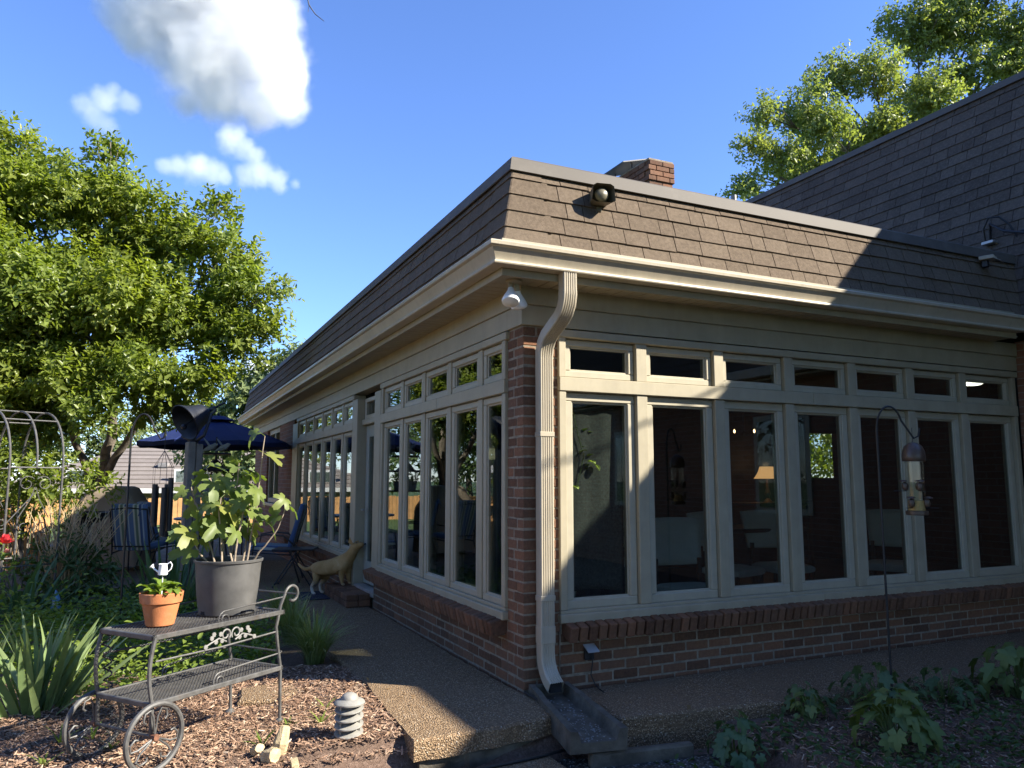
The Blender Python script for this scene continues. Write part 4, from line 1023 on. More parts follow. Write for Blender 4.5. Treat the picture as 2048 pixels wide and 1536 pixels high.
tuft('shaded grass clump right of the fig pot, farther along the walkway', -1.0, 3.25, 240, .56)
tuft('shaded grass clump next to the dark path light', -2.72, 5.75, 170, .42)
tuft('grass clump in front of the garden lantern', -2.98, 5.95, 150, .40)
# low ground cover (vinca) and weeds
MT['vinca'] = leafmat('ground_cover_leaf', (.12,.19,.03), (.185,.265,.055), (.26,.335,.085), .45, .42)
def cover(name, label, poly, n, L, W, mat, h=.09, up=.9):
    xs_ = [p[0] for p in poly]; ys_ = [p[1] for p in poly]; B = []; 
    while len(B) < n:
        x, y = U(min(xs_),max(xs_)), U(min(ys_),max(ys_))
        if inpoly(x, y, poly) and noise.noise(Vector((x*2.5,y*2.5,1)))+U(-.5,.6) > -.1:
            B.append((x, y, ground_h(x,y)+abs(random.gauss(0,h))))
    B = np.array(B); N = len(B); d = unit(rng.normal(size=(N,3))*np.array([1,1,.35])+np.array([0,0,.15])); nr = unit(rng.normal(size=(N,3))*.45+np.array([0,0,up]))
    s_ = .6+.7*rng.random(N)
    o = link(name, leaf_mesh(name, B, d, nr, L*s_, W*s_, True, .1), mat); o['kind'] = 'stuff'; o['label'] = label; o['category'] = 'ground cover'
    return o
cover('vinca_ground_cover', 'bright green low ground cover behind the cart', [(-2.75,1.2),(-2.1,.95),(-1.75,1.25),(-1.35,1.35),(-1.2,2.0),(-1.25,3.6),(-2.2,4.6),(-3.4,4.4),(-3.2,2.2)], 9000, .050, .024, 'vinca', .135)
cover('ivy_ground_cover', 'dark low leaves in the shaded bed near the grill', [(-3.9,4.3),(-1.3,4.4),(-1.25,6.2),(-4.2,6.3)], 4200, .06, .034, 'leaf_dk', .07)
# sparse weeds in the mulch
def sprig(label, x, y, n, L, mat='vinca'):
    t = thing('weed', label, 'weed', (x,y,ground_h(x,y)), U(0,6)); me = blade(L,.012,.35,5); me.materials.append(MT[mat])
    for i in range(n):
        o = link('leaf', me, None, t); o.matrix_local = Matrix.Rotation(i*6.28/n+U(-.4,.4),4,'Z')@Matrix.Rotation(U(.3,.95),4,'Y')
for i, (x, y, lab) in enumerate(((-2.33,.06,'small grassy weed left of the far cart wheel'),(-2.43,.27,'thin weed sprout below the iris clump'),(-2.62,-.05,'weed sprout at the bottom left of the mulch bed'),(-2.58,.28,'grass sprout left of the bottom cart rail'),(-1.62,-.20,'small weed beside the chopped wood pieces'),(-1.20,.25,'weed sprout near the edge of the walkway'),(-1.28,-.02,'weed left of the slotted path light'),(-1.45,.05,'weed in front of the cart foot'))): sprig(lab, x, y, random.choice([5,6,7]), U(.07,.13))
# mulch chips on top of the soil
MT['chip'] = None
def chipmat():
    m, n, l, b = newmat('mulch_chip'); r = rnd_obj(n, l)
    c = ramp(n, l, r, [(0,(.12,.070,.044)),(.35,(.25,.150,.098)),(.7,(.36,.230,.155)),(.92,(.46,.325,.225)),(1,(.62,.49,.36))])
    l.new(c, b.inputs['Base Color']); b.inputs['Roughness'].default_value = .9; b.inputs['Specular IOR Level'].default_value = .2; return m
MT['chip'] = chipmat()
def chips(name, label, polys, n):
    B = []
    for poly, share in polys:
        xs_ = [p[0] for p in poly]; ys_ = [p[1] for p in poly]; k = 0
        while k < n*share:
            x, y = U(min(xs_),max(xs_)), U(min(ys_),max(ys_))
            if inpoly(x, y, poly) and not inpoly(x, y, WALK): B.append((x,y,ground_h(x,y)+U(.000,.016))); k += 1
    B = np.array(B); N = len(B); a = rng.random(N)*6.28; tz = rng.normal(size=N)*.30
    d = np.stack([np.cos(a), np.sin(a), tz], 1); d = unit(d); nr = unit(rng.normal(size=(N,3))*.35+np.array([0,0,1])); s_ = unit(np.cross(d,nr)); nn = np.cross(s_,d)
    L = (.007+.024*rng.random(N)**2.2)[:,None]; W = (.0018+.0042*rng.random(N))[:,None]; T = W*.45
    pts = [B-d*L-s_*W, B-d*L+s_*W, B+d*L+s_*W*.6, B+d*L-s_*W*.6, B-d*L*.9+nn*T, B+d*L*.9+nn*T]
    V = np.stack(pts,1).reshape(-1,3); F = (np.arange(N)[:,None,None]*6+np.array([[0,1,4,4],[1,2,5,4],[2,3,5,5],[3,0,4,5]])[None])
    faces = []
    for q in F:
        faces += [(q[0][0],q[0][1],q[0][2]), tuple(q[1]), (q[2][0],q[2][1],q[2][2]), tuple(q[3])]
    me = bpy.data.meshes.new(name); me.from_pydata(V.tolist(), [], [tuple(int(i) for i in f) for f in faces]); me.update()
    o = link(name, me, 'chip'); o['kind'] = 'stuff'; o['label'] = label; o['category'] = 'mulch'
chips('mulch_chips', 'shredded bark mulch covering the flower bed', [([(-3.3,-.9),(-1.0,-1.4),(-.9,-.5),(-.86,1.2),(-1.6,1.5),(-2.6,1.2),(-3.4,1.3)], .62), ([(.3,-1.0),(1.4,-.85),(5,-1.0),(5,-2.6),(.2,-2.6)], .38)], 42000)

# ================================================================== tea cart with pots
def wire(*p, r=.007): return MB().tube(p, r, 7)
cart = thing('garden_cart', 'grey wrought iron two wheeled tea cart with mesh shelves', 'cart', (-2.165,-.33,-.055))
CX = Vector((.80,.60,0)).normalized()      # along the cart, towards the handle
CY = Vector((-.44,.80,0)); CY = (CY-CX*CY.dot(CX)).normalized()
cart.rotation_euler = (0,0,math.atan2(CX.y,CX.x))
LN = .86; WD = .40
ZT, ZB = .625, .31
def rail(mb, z, r=.010):
    c = [(0,0),(LN,0),(LN,WD),(0,WD)]
    for i in range(4):
        a, b = c[i], c[(i+1)%4]; lo = (min(a[0],b[0])-.010,min(a[1],b[1])-.010,z-.014); hi = (max(a[0],b[0])+.010,max(a[1],b[1])+.010,z+.012)
        mb.box(lo, hi, .004)
for nm, z in (('upper_shelf', ZT), ('lower_shelf', ZB)):
    m = MB(); rail(m, z); sh_ = m.build(nm, 'iron', cart); m = MB()
    k = 0.012
    while k < LN+WD:                       # expanded metal: two sets of slanted strands
        for sg in (0,1):
            a0 = (k, 0) if k <= LN else (LN, k-LN); a1 = (k-WD, WD) if k-WD >= 0 else (0, k)
            if sg: a0 = (LN-a0[0], a0[1]); a1 = (LN-a1[0], a1[1])
            m.box((-.0013,0,-.0022),(.0013,((a1[0]-a0[0])**2+(a1[1]-a0[1])**2)**.5,.0022), 0, Matrix.Translation((a0[0],a0[1],z+.004+.0018*sg))@Matrix.Rotation(math.atan2(a1[1]-a0[1],a1[0]-a0[0])-math.pi/2,4,'Z'))
        k += .021
    m.build('mesh_sheet', 'iron', sh_, sharp=None)
RW = .165
for y in (0, WD):                          # legs at the wheel end, bowed
    ys_ = -.005 if y == 0 else WD+.005
    MB().tube(arc3(lambda t: (.004-.024*math.sin(math.pi*t*1.0)+.0*t, ys_, ZT-(ZT-ZB)*t), 10)+[(.006,ys_,RW+.04),(.01,ys_,RW)], .010, 8).build('front_leg', 'iron', cart)
for y in (0, WD):                          # handle end legs rising to a scroll
    p = [(LN+.005,y,.02),(LN+.0,y,.15),(LN-.005,y,ZB),(LN-.035,y,ZB+.14),(LN-.050,y,ZT-.08),(LN-.02,y,ZT+.04),(LN+.012,y,ZT+.10)]
    MB().tube(p, .0095, 8).build('rear_leg', 'iron', cart)
    MB().tube([(LN+.012,y,ZT+.10)]+[tuple(q) for q in spiral((LN+.072,y,ZT+.088),.062,.030,-.80,R(165),(1,0,0),(0,0,1),22)], .0085, 8).build('scroll_handle', 'iron', cart)
    MB().lathe([(0,0),(.03,.0),(.03,.012),(.012,.03),(0,.03)], 12, (LN+.005,y,.0)).build('foot', 'iron', cart)
    MB().tube([(.015,y,ZT-.115),(LN*.5,y,ZT-.118),(LN-.045,y,ZT-.105)], .005, 6).build('side_rail', 'iron', cart)
    MB().tube([(LN+.008,y,ZT+.085),(LN*.72,y,ZT+.075),(LN*.50,y,ZT+.065)]+[tuple(q) for q in spiral((LN*.50,y,ZT+.020),.046,.020,1.25,R(90),(1,0,0),(0,0,1),22)], .0045, 6).build('guard_scroll', 'iron', cart)
    MB().tube([(LN-.01,y,ZB+.085),(LN*.66,y,ZB+.075),(LN*.48,y,ZB+.065)]+[tuple(q) for q in spiral((LN*.48,y,ZB+.022),.044,.018,1.25,R(90),(1,0,0),(0,0,1),22)], .0045, 6).build('guard_scroll', 'iron', cart)
MB().tube([(LN+.0,0,ZB+.09),(LN+.0,WD,ZB+.09)], .005, 6).build('end_rail', 'iron', cart)
MB().tube([(LN+.125,0,ZT+.085),(LN+.125,WD,ZT+.085)], .006, 6).build('handle_bar', 'iron', cart)
MT['ironp'] = plain('pale_iron', (.20,.195,.185), .6, vary=.2, nscale=30)
for y in (-.006,):                         # leaf ornament under the top rail
    m = MB(); c = LN*.55
    for sg in (-1,1):
        m.tube([tuple(q) for q in spiral((c+sg*.036,y,ZT-.058),.012,.034,1.1,R(180),(sg,0,0),(0,0,1),18)], .0045, 6)
        m.tube([(c+sg*.03,y,ZT-.094),(c+sg*.08,y,ZT-.070),(c+sg*.13,y,ZT-.085),(c+sg*.165,y,ZT-.098)], .0045, 6)
        for lx, lz in ((.07,-.05),(.10,-.085),(.128,-.062),(.165,-.10),(.06,-.085),(.115,-.045)):
            m.lathe([(0,-.004),(.013,-.003),(.013,.003),(0,.004)], 7, (0,0,0), True, Matrix.Translation((c+sg*lx,y,ZT+lz))@Matrix.Rotation(R(90),4,'X'))
    m.build('leaf_ornament', 'ironp', cart)
ax_ = MB().tube([(.01,-.035,RW),(.01,WD+.035,RW)], .008, 8).build('axle', 'iron', cart)
for y in (-.03, WD+.03):
    m = MB(); m.tube([(.01+(RW-.012)*math.cos(a*.1309),y,RW+(RW-.012)*math.sin(a*.1309)) for a in range(49)], .013, 8, False)
    wh = m.build('wheel', 'black' if False else 'iron', cart)
    m = MB()
    for k in range(3):
        a = math.pi/2+k*2*math.pi/3; ur = Vector((math.cos(a),0,math.sin(a))); ut = Vector((-math.sin(a),0,math.cos(a))); c = Vector((.01,y,RW))
        for sg in (-1,1):
            m.tube([c+ur*.012, c+ur*.05+ut*sg*.006, c+ur*.095+ut*sg*.012, c+ur*.128+ut*sg*.030, c+ur*.118+ut*sg*.058, c+ur*.085+ut*sg*.066, c+ur*.072+ut*sg*.052], .005, 6)
    m.build('scroll_spokes', 'iron', wh)
    MT['rust'] = plain('rusty_hub', (.16,.07,.04), .8, vary=.3, nscale=60)
    MB().tube([(.01,y-.016,RW),(.01,y+.016,RW)], .016, 10).build('hub', 'rust', wh)
# draped cable round the far leg
MT['rope'] = plain('black_net', (.02,.02,.022), .7)
m = MB(); m.tube([(.03+.02*math.sin(a*.9)+.06*(a/60),WD+.01+.02*math.cos(a*.9),ZT-.02-(ZT-.1)*(a/60)) for a in range(61)], .005, 5); m.build('wound_cord', 'rope', cart)
def cw(u, v, z): return Vector((-2.165,-.33,-.055))+CX*u+CY*v+Vector((0,0,z))
# terracotta pot
MT['terra'] = plain('terracotta', (.50,.19,.080), .85, vary=.14, nscale=14, bmp=.15, bscale=120, spec=.15, dirt=(.56,.36,.25))
MT['potsoil'] = plain('potting_soil', (.045,.033,.024), .95, vary=.4, nscale=60, bmp=.8, bscale=90)
pA = cw(.20,.22,ZT+.012)
tp = thing('terracotta_pot', 'orange terracotta flower pot on the cart shelf', 'flower pot', tuple(pA))
MB().lathe([(0,0),(.066,0),(.070,.004),(.092,.112),(.098,.114),(.103,.118),(.109,.165),(.107,.169),(.101,.167),(.096,.14),(.092,.13),(0,.13)], 40).build('pot_body', 'terra', tp, sharp=30)
MB().disc(.095,30,(0,0,.146)).build('soil', 'potsoil', tp)
MT['primrose'] = leafmat('primrose_leaf', (.12,.20,.03), (.19,.28,.045), (.24,.33,.06), .4, .4)
pr_ = thing('bedding_plant', 'low green leafy plant growing in the terracotta pot', 'plant', tuple(pA+Vector((0,0,.146))))
me_ = []
def roundleaf(L, W, bend=.5):
    rows = []
    for i in range(8):
        t = i/7; ww = W*math.sin(math.pi*min(1,t*.92+.06))**.7; x = L*t*(1-.15*t); z = L*.55*t-bend*L*t*t*.9
        rows.append([(x,-ww/2,z+ww*.16),(x,-ww*.25,z+ww*.03+U(-.002,.002)),(x,0,z),(x,ww*.25,z+ww*.03+U(-.002,.002)),(x,ww/2,z+ww*.16)])
    return MB().sheet(rows).mesh('leaf')
for k in range(4):
    q = roundleaf(U(.055,.085),U(.035,.048),U(.3,.9)); q.materials.append(MT['primrose']); me_.append(q)
for i in range(44):
    o = link('leaf', random.choice(me_), None, pr_); a = U(0,6.28); r_ = U(.0,.075)
    o.matrix_local = Matrix.Translation((math.cos(a)*r_,math.sin(a)*r_,U(.0,.055)*(1-r_*5)+.012))@Matrix.Rotation(a+U(-.7,.7),4,'Z')@Matrix.Rotation(U(-.5,.25),4,'Y')
MT['whitem'] = plain('white_enamel', (.80,.82,.84), .3)
wcn = thing('watering_can_pick', 'tiny white watering can on a stick in the terracotta pot', 'ornament', tuple(pA+Vector((.0,-.03,.14))), R(-20))
MB().tube([(0,0,0),(0,0,.125)], .0028, 6).build('stick', 'whitem', wcn)
MB().lathe([(0,.118),(.021,.118),(.024,.122),(.020,.172),(.022,.176),(.018,.174),(0,.16)], 18).build('can_body', 'whitem', wcn)
MB().tube([(-.018,0,.130),(-.045,0,.150),(-.052,0,.160)], .0045, 7).lathe([(.004,0),(.014,.014),(0,.014)], 12, mat=Matrix.Translation((-.050,0,.156))@Matrix.Rotation(R(-45),4,'Y')).build('spout', 'whitem', wcn)
MB().tube([(.016,0,.172),(.036,0,.185),(.046,0,.170),(.040,0,.148),(.022,0,.132)], .003, 6).build('can_handle', 'whitem', wcn)
# big nursery pot with the fig
MT['nursery'] = plain('black_plastic_pot', (.085,.083,.080), .6, vary=.35, nscale=6, dirt=(.19,.18,.165))
pB = cw(.64,.22,ZT+.012)
bp_ = thing('nursery_pot', 'large dusty black plastic nursery pot on the cart', 'flower pot', tuple(pB))
MB().lathe([(0,0),(.150,0),(.154,.004),(.156,.03),(.170,.14),(.181,.285),(.189,.288),(.191,.300),(.186,.303),(.180,.298),(.176,.26),(0,.26)], 48).build('pot_body', 'nursery', bp_, sharp=30)
MB().disc(.178,40,(0,0,.272)).build('soil', 'potsoil', bp_)
for a in (R(-60),R(30),R(120),R(210)): MB().box((-.018,.146,.004),(.018,.156,.026),.003,Matrix.Rotation(a,4,'Z')).build('drain_slot', 'dark', bp_)
fig = thing('fig_plant', 'young fig plant with lobed leaves in the black nursery pot', 'fig plant', tuple(pB+Vector((0,0,.272))))
MT['fig'] = leafmat('fig_leaf', (.11,.165,.040), (.18,.235,.062), (.36,.35,.085), .45, .45, .4)
MT['figstem'] = plain('fig_stem', (.30,.24,.18), .75, vary=.3, nscale=30)
def figleaf(L, droop, cup):
    # lobed outline: angle from the stalk point -> radius
    pts = []; N = 60
    for i in range(N+1):
        a = -2.62+5.24*i/N
        r_ = .50+.50*max(0,math.cos(a*2.55))**1.0*(1 if abs(a) < .62 else .0)
        r_ = .40
        for c_, w_, h in ((0,.40,.62),(1.05,.36,.42),(-1.05,.36,.42),(1.95,.34,.18),(-1.95,.34,.18)):
            r_ = max(r_, .40+h*math.exp(-((a-c_)/w_)**4))
        r_ *= (.96+.05*math.sin(i*2.3)); pts.append((r_*math.cos(a), r_*math.sin(a)))
    vs = []; fs = []; nr = 4
    def zz(x, y): return -droop*(x*x)*.9+cup*y*y*.8-.05*math.cos(y*9)*.3
    vs.append((0,0,0))
    for k in range(1,nr+1):
        for (x,y) in pts:
            q = k/nr; vs.append((x*q*L, y*q*L, zz(x*q,y*q)*L))
    n = N+1
    for i in range(n-1): fs.append((0,1+i,2+i))
    for k in range(nr-1):
        for i in range(n-1): fs.append((1+k*n+i,1+(k+1)*n+i,1+(k+1)*n+i+1,1+k*n+i+1))
    return MB().add(vs, fs, True).mesh('leaf')
fl = [figleaf(U(.9,1.1), d, c) for d, c in ((.35,.25),(.6,.1),(.2,.45),(.9,.3),(.5,-.2))]
for q in fl: q.materials.append(MT['fig'])
stems = [  # (end, mid bulge, height) in camera-right / away / up terms
  [(.02,.0,0),(-.04,.02,.22),(-.10,.0,.42),(-.155,.0,.55)],[(-.08,.0,0),(-.15,.03,.20),(-.22,.02,.36),(-.24,.0,.44)],
  [(.0,.05,0),(.01,.05,.25),(.02,.02,.45),(.035,.0,.58)],[(.10,.0,0),(.14,.0,.25),(.17,-.02,.5),(.18,0,.74)],
  [(.12,.02,0),(.20,.0,.10),(.28,.0,.20),(.33,.0,.36)],[(.05,-.06,0),(.07,-.06,.2),(.10,-.05,.33),(.13,-.05,.40)],
  [(-.10,-.04,0),(-.16,-.05,.08),(-.21,-.05,.17),(-.25,-.05,.20)],[(-.02,-.05,0),(-.03,-.06,.18),(-.05,-.06,.30),(-.04,-.06,.38)],
  [(.06,.06,0),(.08,.08,.22),(.07,.09,.40),(.08,.10,.50)],[(-.05,.05,0),(-.07,.09,.22),(-.09,.12,.38),(-.08,.12,.47)]]
def cr(p): v = rt_*p[0]+fw_*p[1]; return Vector((v.x,v.y,p[2]))
def figl(p, outdir, sc_, tilt=None):
    k = link('leaf', random.choice(fl), None, fig); d = Vector(outdir).normalized()
    d = Vector((d.x,d.y,0)).normalized()
    zdir = Vector((U(-.3,.3)-.10*d.x, U(-.3,.3)-.35, 1)).normalized() if tilt is None else tilt
    # leaf plane normal leans towards the light; axis droops
    x_ = (d-Vector((0,0,U(.25,.95)))).normalized(); nrm = (Vector((SUN.x*.8,SUN.y*.9,.7))+Vector((U(-.5,.5),U(-.5,.5),U(-.2,.3)))).normalized()
    y_ = nrm.cross(x_).normalized(); nrm = x_.cross(y_)
    M = Matrix((x_,y_,nrm)).transposed().to_4x4(); k.matrix_local = Matrix.Translation(p)@M@Matrix.Scale(sc_,4)
for si, st in enumerate(stems):
    P_ = [cr(p) for p in st]; pts = []
    for i in range(len(P_)-1):
        for k in range(3): pts.append(P_[i].lerp(P_[i+1], k/3)+Vector((U(-.004,.004),U(-.004,.004),0)))
    pts.append(P_[-1]); m = len(pts)
    so = MB().tube(pts, [.0062-.0035*i/(m-1) for i in range(m)], 7).build('stem', 'figstem', fig)
    nl = [7,6,8,5,3,6,5,6,5,4][si]
    for j in range(nl):
        t = 1-(j/nl)*(.86 if si != 4 else .3); i = min(m-2,int(t*(m-1))); p = pts[i].lerp(pts[i+1], t*(m-1)-i)
        a = j*2.4+si; out = Vector((math.cos(a),math.sin(a),.35)); ln = U(.035,.075)
        e = p+out.normalized()*ln
        MB().tube([p, p+out*ln*.5+Vector((0,0,.01)), e], .0022, 5).build('leaf_stalk', 'fig', so)
        figl(e, out, (U(.075,.125) if j > 0 else U(.06,.09)))
# ---- things lying in the mulch
MT['pagoda'] = plain('faded_plastic', (.26,.25,.225), .6, vary=.2, nscale=25, dirt=(.12,.11,.09))
lx, ly = -1.196, -.33; lz = ground_h(lx, ly)
pl_ = thing('path_light', 'faded grey tiered path light standing in the mulch', 'path light', (lx,ly,lz-.01))
MB().tube([(0,0,-.05),(0,0,.17)], .036, 14).build('core', 'dark', pl_)
for k in range(4):
    z = .028+k*.040; m = MB(); rows = []
    for r_, dz in ((.034,.014),(.074,.0),(.077,.004),(.076,.009),(.036,.022)):
        rows.append([(r_*math.cos(a*.2618), r_*math.sin(a*.2618), z+dz+.012*math.sin(a*.2618+.6)*(r_/.08)) for a in range(25)])
    m.sheet(rows); m.build('louvre', 'pagoda', pl_)
MB().lathe([(.082,.178),(.083,.186),(.074,.196),(.046,.205),(.044,.214),(.036,.226),(.018,.234),(0,.236)], 24).lathe([(.036,.178),(.082,.178)],24).build('cap', 'pagoda', pl_)
for a in (0,2.1,4.2): MB().box((-.004,.055,.02),(.004,.062,.19),0,Matrix.Rotation(a,4,'Z')).build('strut', 'pagoda', pl_)
MT['cutwood'] = plain('pale_cut_wood', (.46,.36,.21), .85, vary=.3, nscale=25, bmp=.5, bscale=50)
def log(label, x, y, pts, rs):
    t = thing('wood_chunk', label, 'wood', (x,y,ground_h(x,y)), 0, 'chopped wood pieces'); m = MB(); V_ = [Vector(p) for p in pts]
    m.tube(V_, rs, 9, True, False); me = m.mesh('chunk')
    for v in me.vertices: v.co += Vector((noise.noise(v.co*30),noise.noise(v.co*30+Vector((5,5,5))),noise.noise(v.co*30+Vector((9,1,3)))))*.010
    link('chunk', me, 'cutwood', t)
log('pale split wood chunk standing on edge in the mulch', -1.55, -.30, [(0,0,-.01),(.012,.0,.05),(.03,.01,.125)], [.035,.040,.026])
log('short pale wood chunk with a cut end lying in the mulch', -1.60, -.40, [(-.03,.03,.02),(.0,.0,.035),(.015,-.03,.045)], [.036,.040,.036])
log('small pale wood chunk nearest the bottom of the view', -1.50, -.49, [(-.02,0,.012),(.015,0,.018)], [.026,.03])
log('pale wood sliver lying left of the cut wood chunk', -1.66, -.31, [(-.01,.02,.02),(.01,-.02,.05)], [.02,.026])
ss = slab('stepping_stone', [(-1.66,.62),(-1.40,.52),(-1.22,.72),(-1.35,.98),(-1.62,.92)], -.10, -.015, 'agg', step=.06, jit=.012); tag(ss, 'broken piece of pebbled paving under the cart', 'paving stone')
# rose
rs_ = thing('rose_bush', 'rose bush at the left edge with one red bloom', 'rose', (-3.42,2.70,-.05)); m = MB()
MT['rosestem'] = plain('rose_stem', (.12,.17,.05), .6, vary=.2)
heads = [(.22,-.20,.90),(.07,.0,1.12),(.12,-.1,.72)]
for h in heads: m.tube([(0,0,0),(h[0]*.3,h[1]*.4,h[2]*.5),h], [.008,.006,.004], 6)
m.tube([(.1,-.1,.4),(.24,-.1,.62)], .004, 5); m.build('stem', 'rosestem', rs_)
foliage('leaves', [(.08,-.05,.45,.20),(.16,-.12,.68,.13),(.0,.05,.8,.2),(-.1,0,.5,.25)], 60, 5, .08, .058, .034, 'vinca', rs_, hollow=.3)
MT['petal'] = leafmat('rose_petal', (.62,.035,.05), (.72,.06,.08), (.75,.12,.14), .3, .5, .3, 1.0); MT['petalp'] = leafmat('faded_petal', (.55,.22,.22), (.65,.32,.30), None, .3, .5, .3, 1.0)
def bloom(p, r_, mat):
    m = MB()
    for k in range(22):
        a = k*2.4; t = k/22; o_ = .15+.85*t; rows = []
        for i in range(5):
            q = i/4; rr = r_*(.15+o_*q*.85); z = r_*(.9*q*(1.05-o_*.75)+.35*(1-t)); w_ = r_*(.25+.55*math.sin(math.pi*min(1,q*.85+.1)))*(.6+.5*t)
            rows.append([(math.cos(a)*rr-math.sin(a)*w_*s_*.5, math.sin(a)*rr+math.cos(a)*w_*s_*.5, z+abs(s_)*r_*.12) for s_ in (-1,-.5,0,.5,1)])
        m.sheet(rows)
    o = m.build('bloom', mat, rs_, sharp=None); o.location = p; return o
bloom(heads[0], .062, 'petal'); bloom((.04,-.01,1.13), .05, 'petalp'); bloom((.235,-.19,.83), .03, 'petalp')
# gnome
MT['gblue'] = plain('gnome_blue', (.13,.28,.42), .6, vary=.1); MT['gskin'] = plain('gnome_white', (.55,.52,.50), .7)
gn = thing('garden_gnome', 'small garden figurine with pointed blue hat in the shaded bed', 'figurine', (-3.02,4.72,-.05))
MB().lathe([(0,0),(.055,0),(.06,.03),(.055,.09),(.035,.13),(0,.135)], 14).build('coat', 'gblue', gn)
MB().lathe([(0,.12),(.03,.125),(.036,.15),(.03,.175),(0,.18)], 12).build('head', 'gskin', gn)
MB().tube([(0,0,.165),(0,0,.20),(-.005,0,.24),(-.012,0,.275)], [.040,.030,.016,.003], 12).build('hat', 'gblue', gn)
MB().lathe([(0,.075),(.02,.085),(.03,.12),(.025,.145),(0,.15)], 10, (.0,-.022,0)).build('beard', 'gskin', gn)
dl = thing('path_light', 'dark low path light in the shaded bed', 'path light', (-2.66,5.0,-.05))
MB().tube([(0,0,0),(0,0,.10)], .05, 14).build('core', 'black', dl); MB().lathe([(.11,.10),(.11,.115),(.05,.16),(0,.17)], 20).lathe([(0,.10),(.11,.10)],20).build('cap', 'black', dl)
MB().lathe([(.085,.03),(.09,.05),(.05,.06)], 20).build('louvre', 'black', dl)
# door step, mat, side table, dog
MT['stepb'] = MT['brick']
st = thing('door_step', 'low dark brick step below the sunroom door', 'step', (0,0,0))
k = 0
for z0, z1 in ((.002,.064),(.068,.130)):
    y = 3.72
    while y < 4.75:
        for x0, x1 in ((-.27,-.145),(-.137,-.012)): MB().box((x0+U(-.002,.002),y+.004,z0),(x1,y+.096,z1+U(-.002,.002)),.005).build('brick', 'brick', st, sharp=None)
        y += .1015
MT['matnavy'] = plain('navy_mat', (.016,.020,.045), .95, vary=.2, nscale=40, bmp=.6, bscale=300)
mt = MB().box((-.62,4.42,0.0),(-.29,5.05,.012),.004).build('door_mat', 'matnavy', None); tag(mt, 'dark navy door mat under the dog', 'door mat')
sd = thing('side_table', 'low black metal side table by the sunroom wall', 'table', (-.47,5.75,0), R(-20))
MB().box((-.26,-.20,.455),(.26,.20,.475),.006).build('table_top', 'black', sd)
for a in (-1,1):
    MB().tube([(a*.24,-.17,0),(a*-.05,-.17,.45)], .009, 6).build('leg', 'black', sd); MB().tube([(a*.24,.17,0),(a*-.05,.17,.45)], .009, 6).build('leg', 'black', sd)
    MB().tube([(a*.22,-.17,.03),(a*.22,.17,.03)], .007, 6).build('stretcher', 'black', sd)
def dogmat():
    m, n, l, b = newmat('dog_fur'); p = pos(n); tc = n.new('ShaderNodeTexCoord'); sx = n.new('ShaderNodeSeparateXYZ'); l.new(tc.outputs['Object'], sx.inputs[0])
    f = noise_tex(n, l, 9, 4, .6, p)
    c = ramp(n, l, f, [(.35,(.34,.20,.075)),(.6,(.43,.27,.115)),(.8,(.50,.36,.19))])
    z = ramp(n, l, sx.outputs[2], [(.08,(1,1,1)),(.17,(0,0,0))])
    c = mixc(n, l, z, c, (.62,.54,.42))
    l.new(c, b.inputs['Base Color']); b.inputs['Roughness'].default_value = .9; b.inputs['Specular IOR Level'].default_value = .15
    bump(n, l, b, noise_tex(n, l, 120, 3, .7, p), .5, .006); return m
MT['dog'] = dogmat()
dg = thing('dog', 'short legged tan dog with front paws on the step, looking at the door', 'dog', (-.35,4.86,0)); 
hd_ = Vector((.30,-.42,0)); hl = hd_.length; f_ = hd_.normalized(); s_ = Vector((-f_.y,f_.x,0))
def dp(u, v, z): q = f_*u+s_*v; return (q.x,q.y,z)
vs = []; rad = []; eds = []
def vtx(p, r, frm=None, r2=None):
    vs.append(p); rad.append((r, r2 or r))
    if frm is not None: eds.append((frm, len(vs)-1))
    return len(vs)-1
pel = vtx(dp(.03,0,.31), .085); mid = vtx(dp(.17,0,.315), .098, pel); rib = vtx(dp(.31,0,.35), .112, mid); sho = vtx(dp(.43,0,.40), .098, rib)
nk = vtx(dp(.50,0,.475), .068, sho); nk2 = vtx(dp(.535,0,.53), .058, nk); hdv = vtx(dp(.565,0,.585), .066, nk2); snt = vtx(dp(.64,0,.60), .036, hdv); nose = vtx(dp(.69,0,.605), .022, snt)
rump = vtx(dp(-.05,0,.315), .062, pel); t1 = vtx(dp(-.11,0,.295), .026, rump); t2 = vtx(dp(-.19,0,.275), .024, t1); t3 = vtx(dp(-.27,0,.30), .020, t2); t4 = vtx(dp(-.33,0,.345), .009, t3)
for sv in (-1,1):
    a = vtx(dp(.02,sv*.065,.25), .062, pel); b_ = vtx(dp(.05,sv*.07,.17), .042, a); c_ = vtx(dp(-.03,sv*.07,.095), .021, b_); d_ = vtx(dp(-.01,sv*.07,.025), .018, c_); vtx(dp(.035,sv*.07,.014), .017, d_)
    a = vtx(dp(.42,sv*.055,.31), .05, sho); b_ = vtx(dp(.415,sv*.06,.24), .032, a); c_ = vtx(dp(.43,sv*.06,.18), .020, b_); d_ = vtx(dp(.435,sv*.06,.150), .019, c_); vtx(dp(.47,sv*.06,.146), .017, d_)
me = bpy.data.meshes.new('body'); me.from_pydata(vs, eds, []); bo = link('body', me, 'dog', dg)
bo.modifiers.new('skin', 'SKIN'); sk = me.skin_vertices[0].data
for i, r_ in enumerate(rad): sk[i].radius = r_
sk[0].use_root = True
sbm = bo.modifiers.new('sub', 'SUBSURF'); sbm.levels = 2; sbm.render_levels = 2
dgm = bpy.context.evaluated_depsgraph_get(); me2 = bpy.data.meshes.new_from_object(bo.evaluated_get(dgm)); bo.modifiers.clear(); bo.data = me2
if not me2.materials: me2.materials.append(MT['dog'])
me2.polygons.foreach_set('use_smooth', [True]*len(me2.polygons))
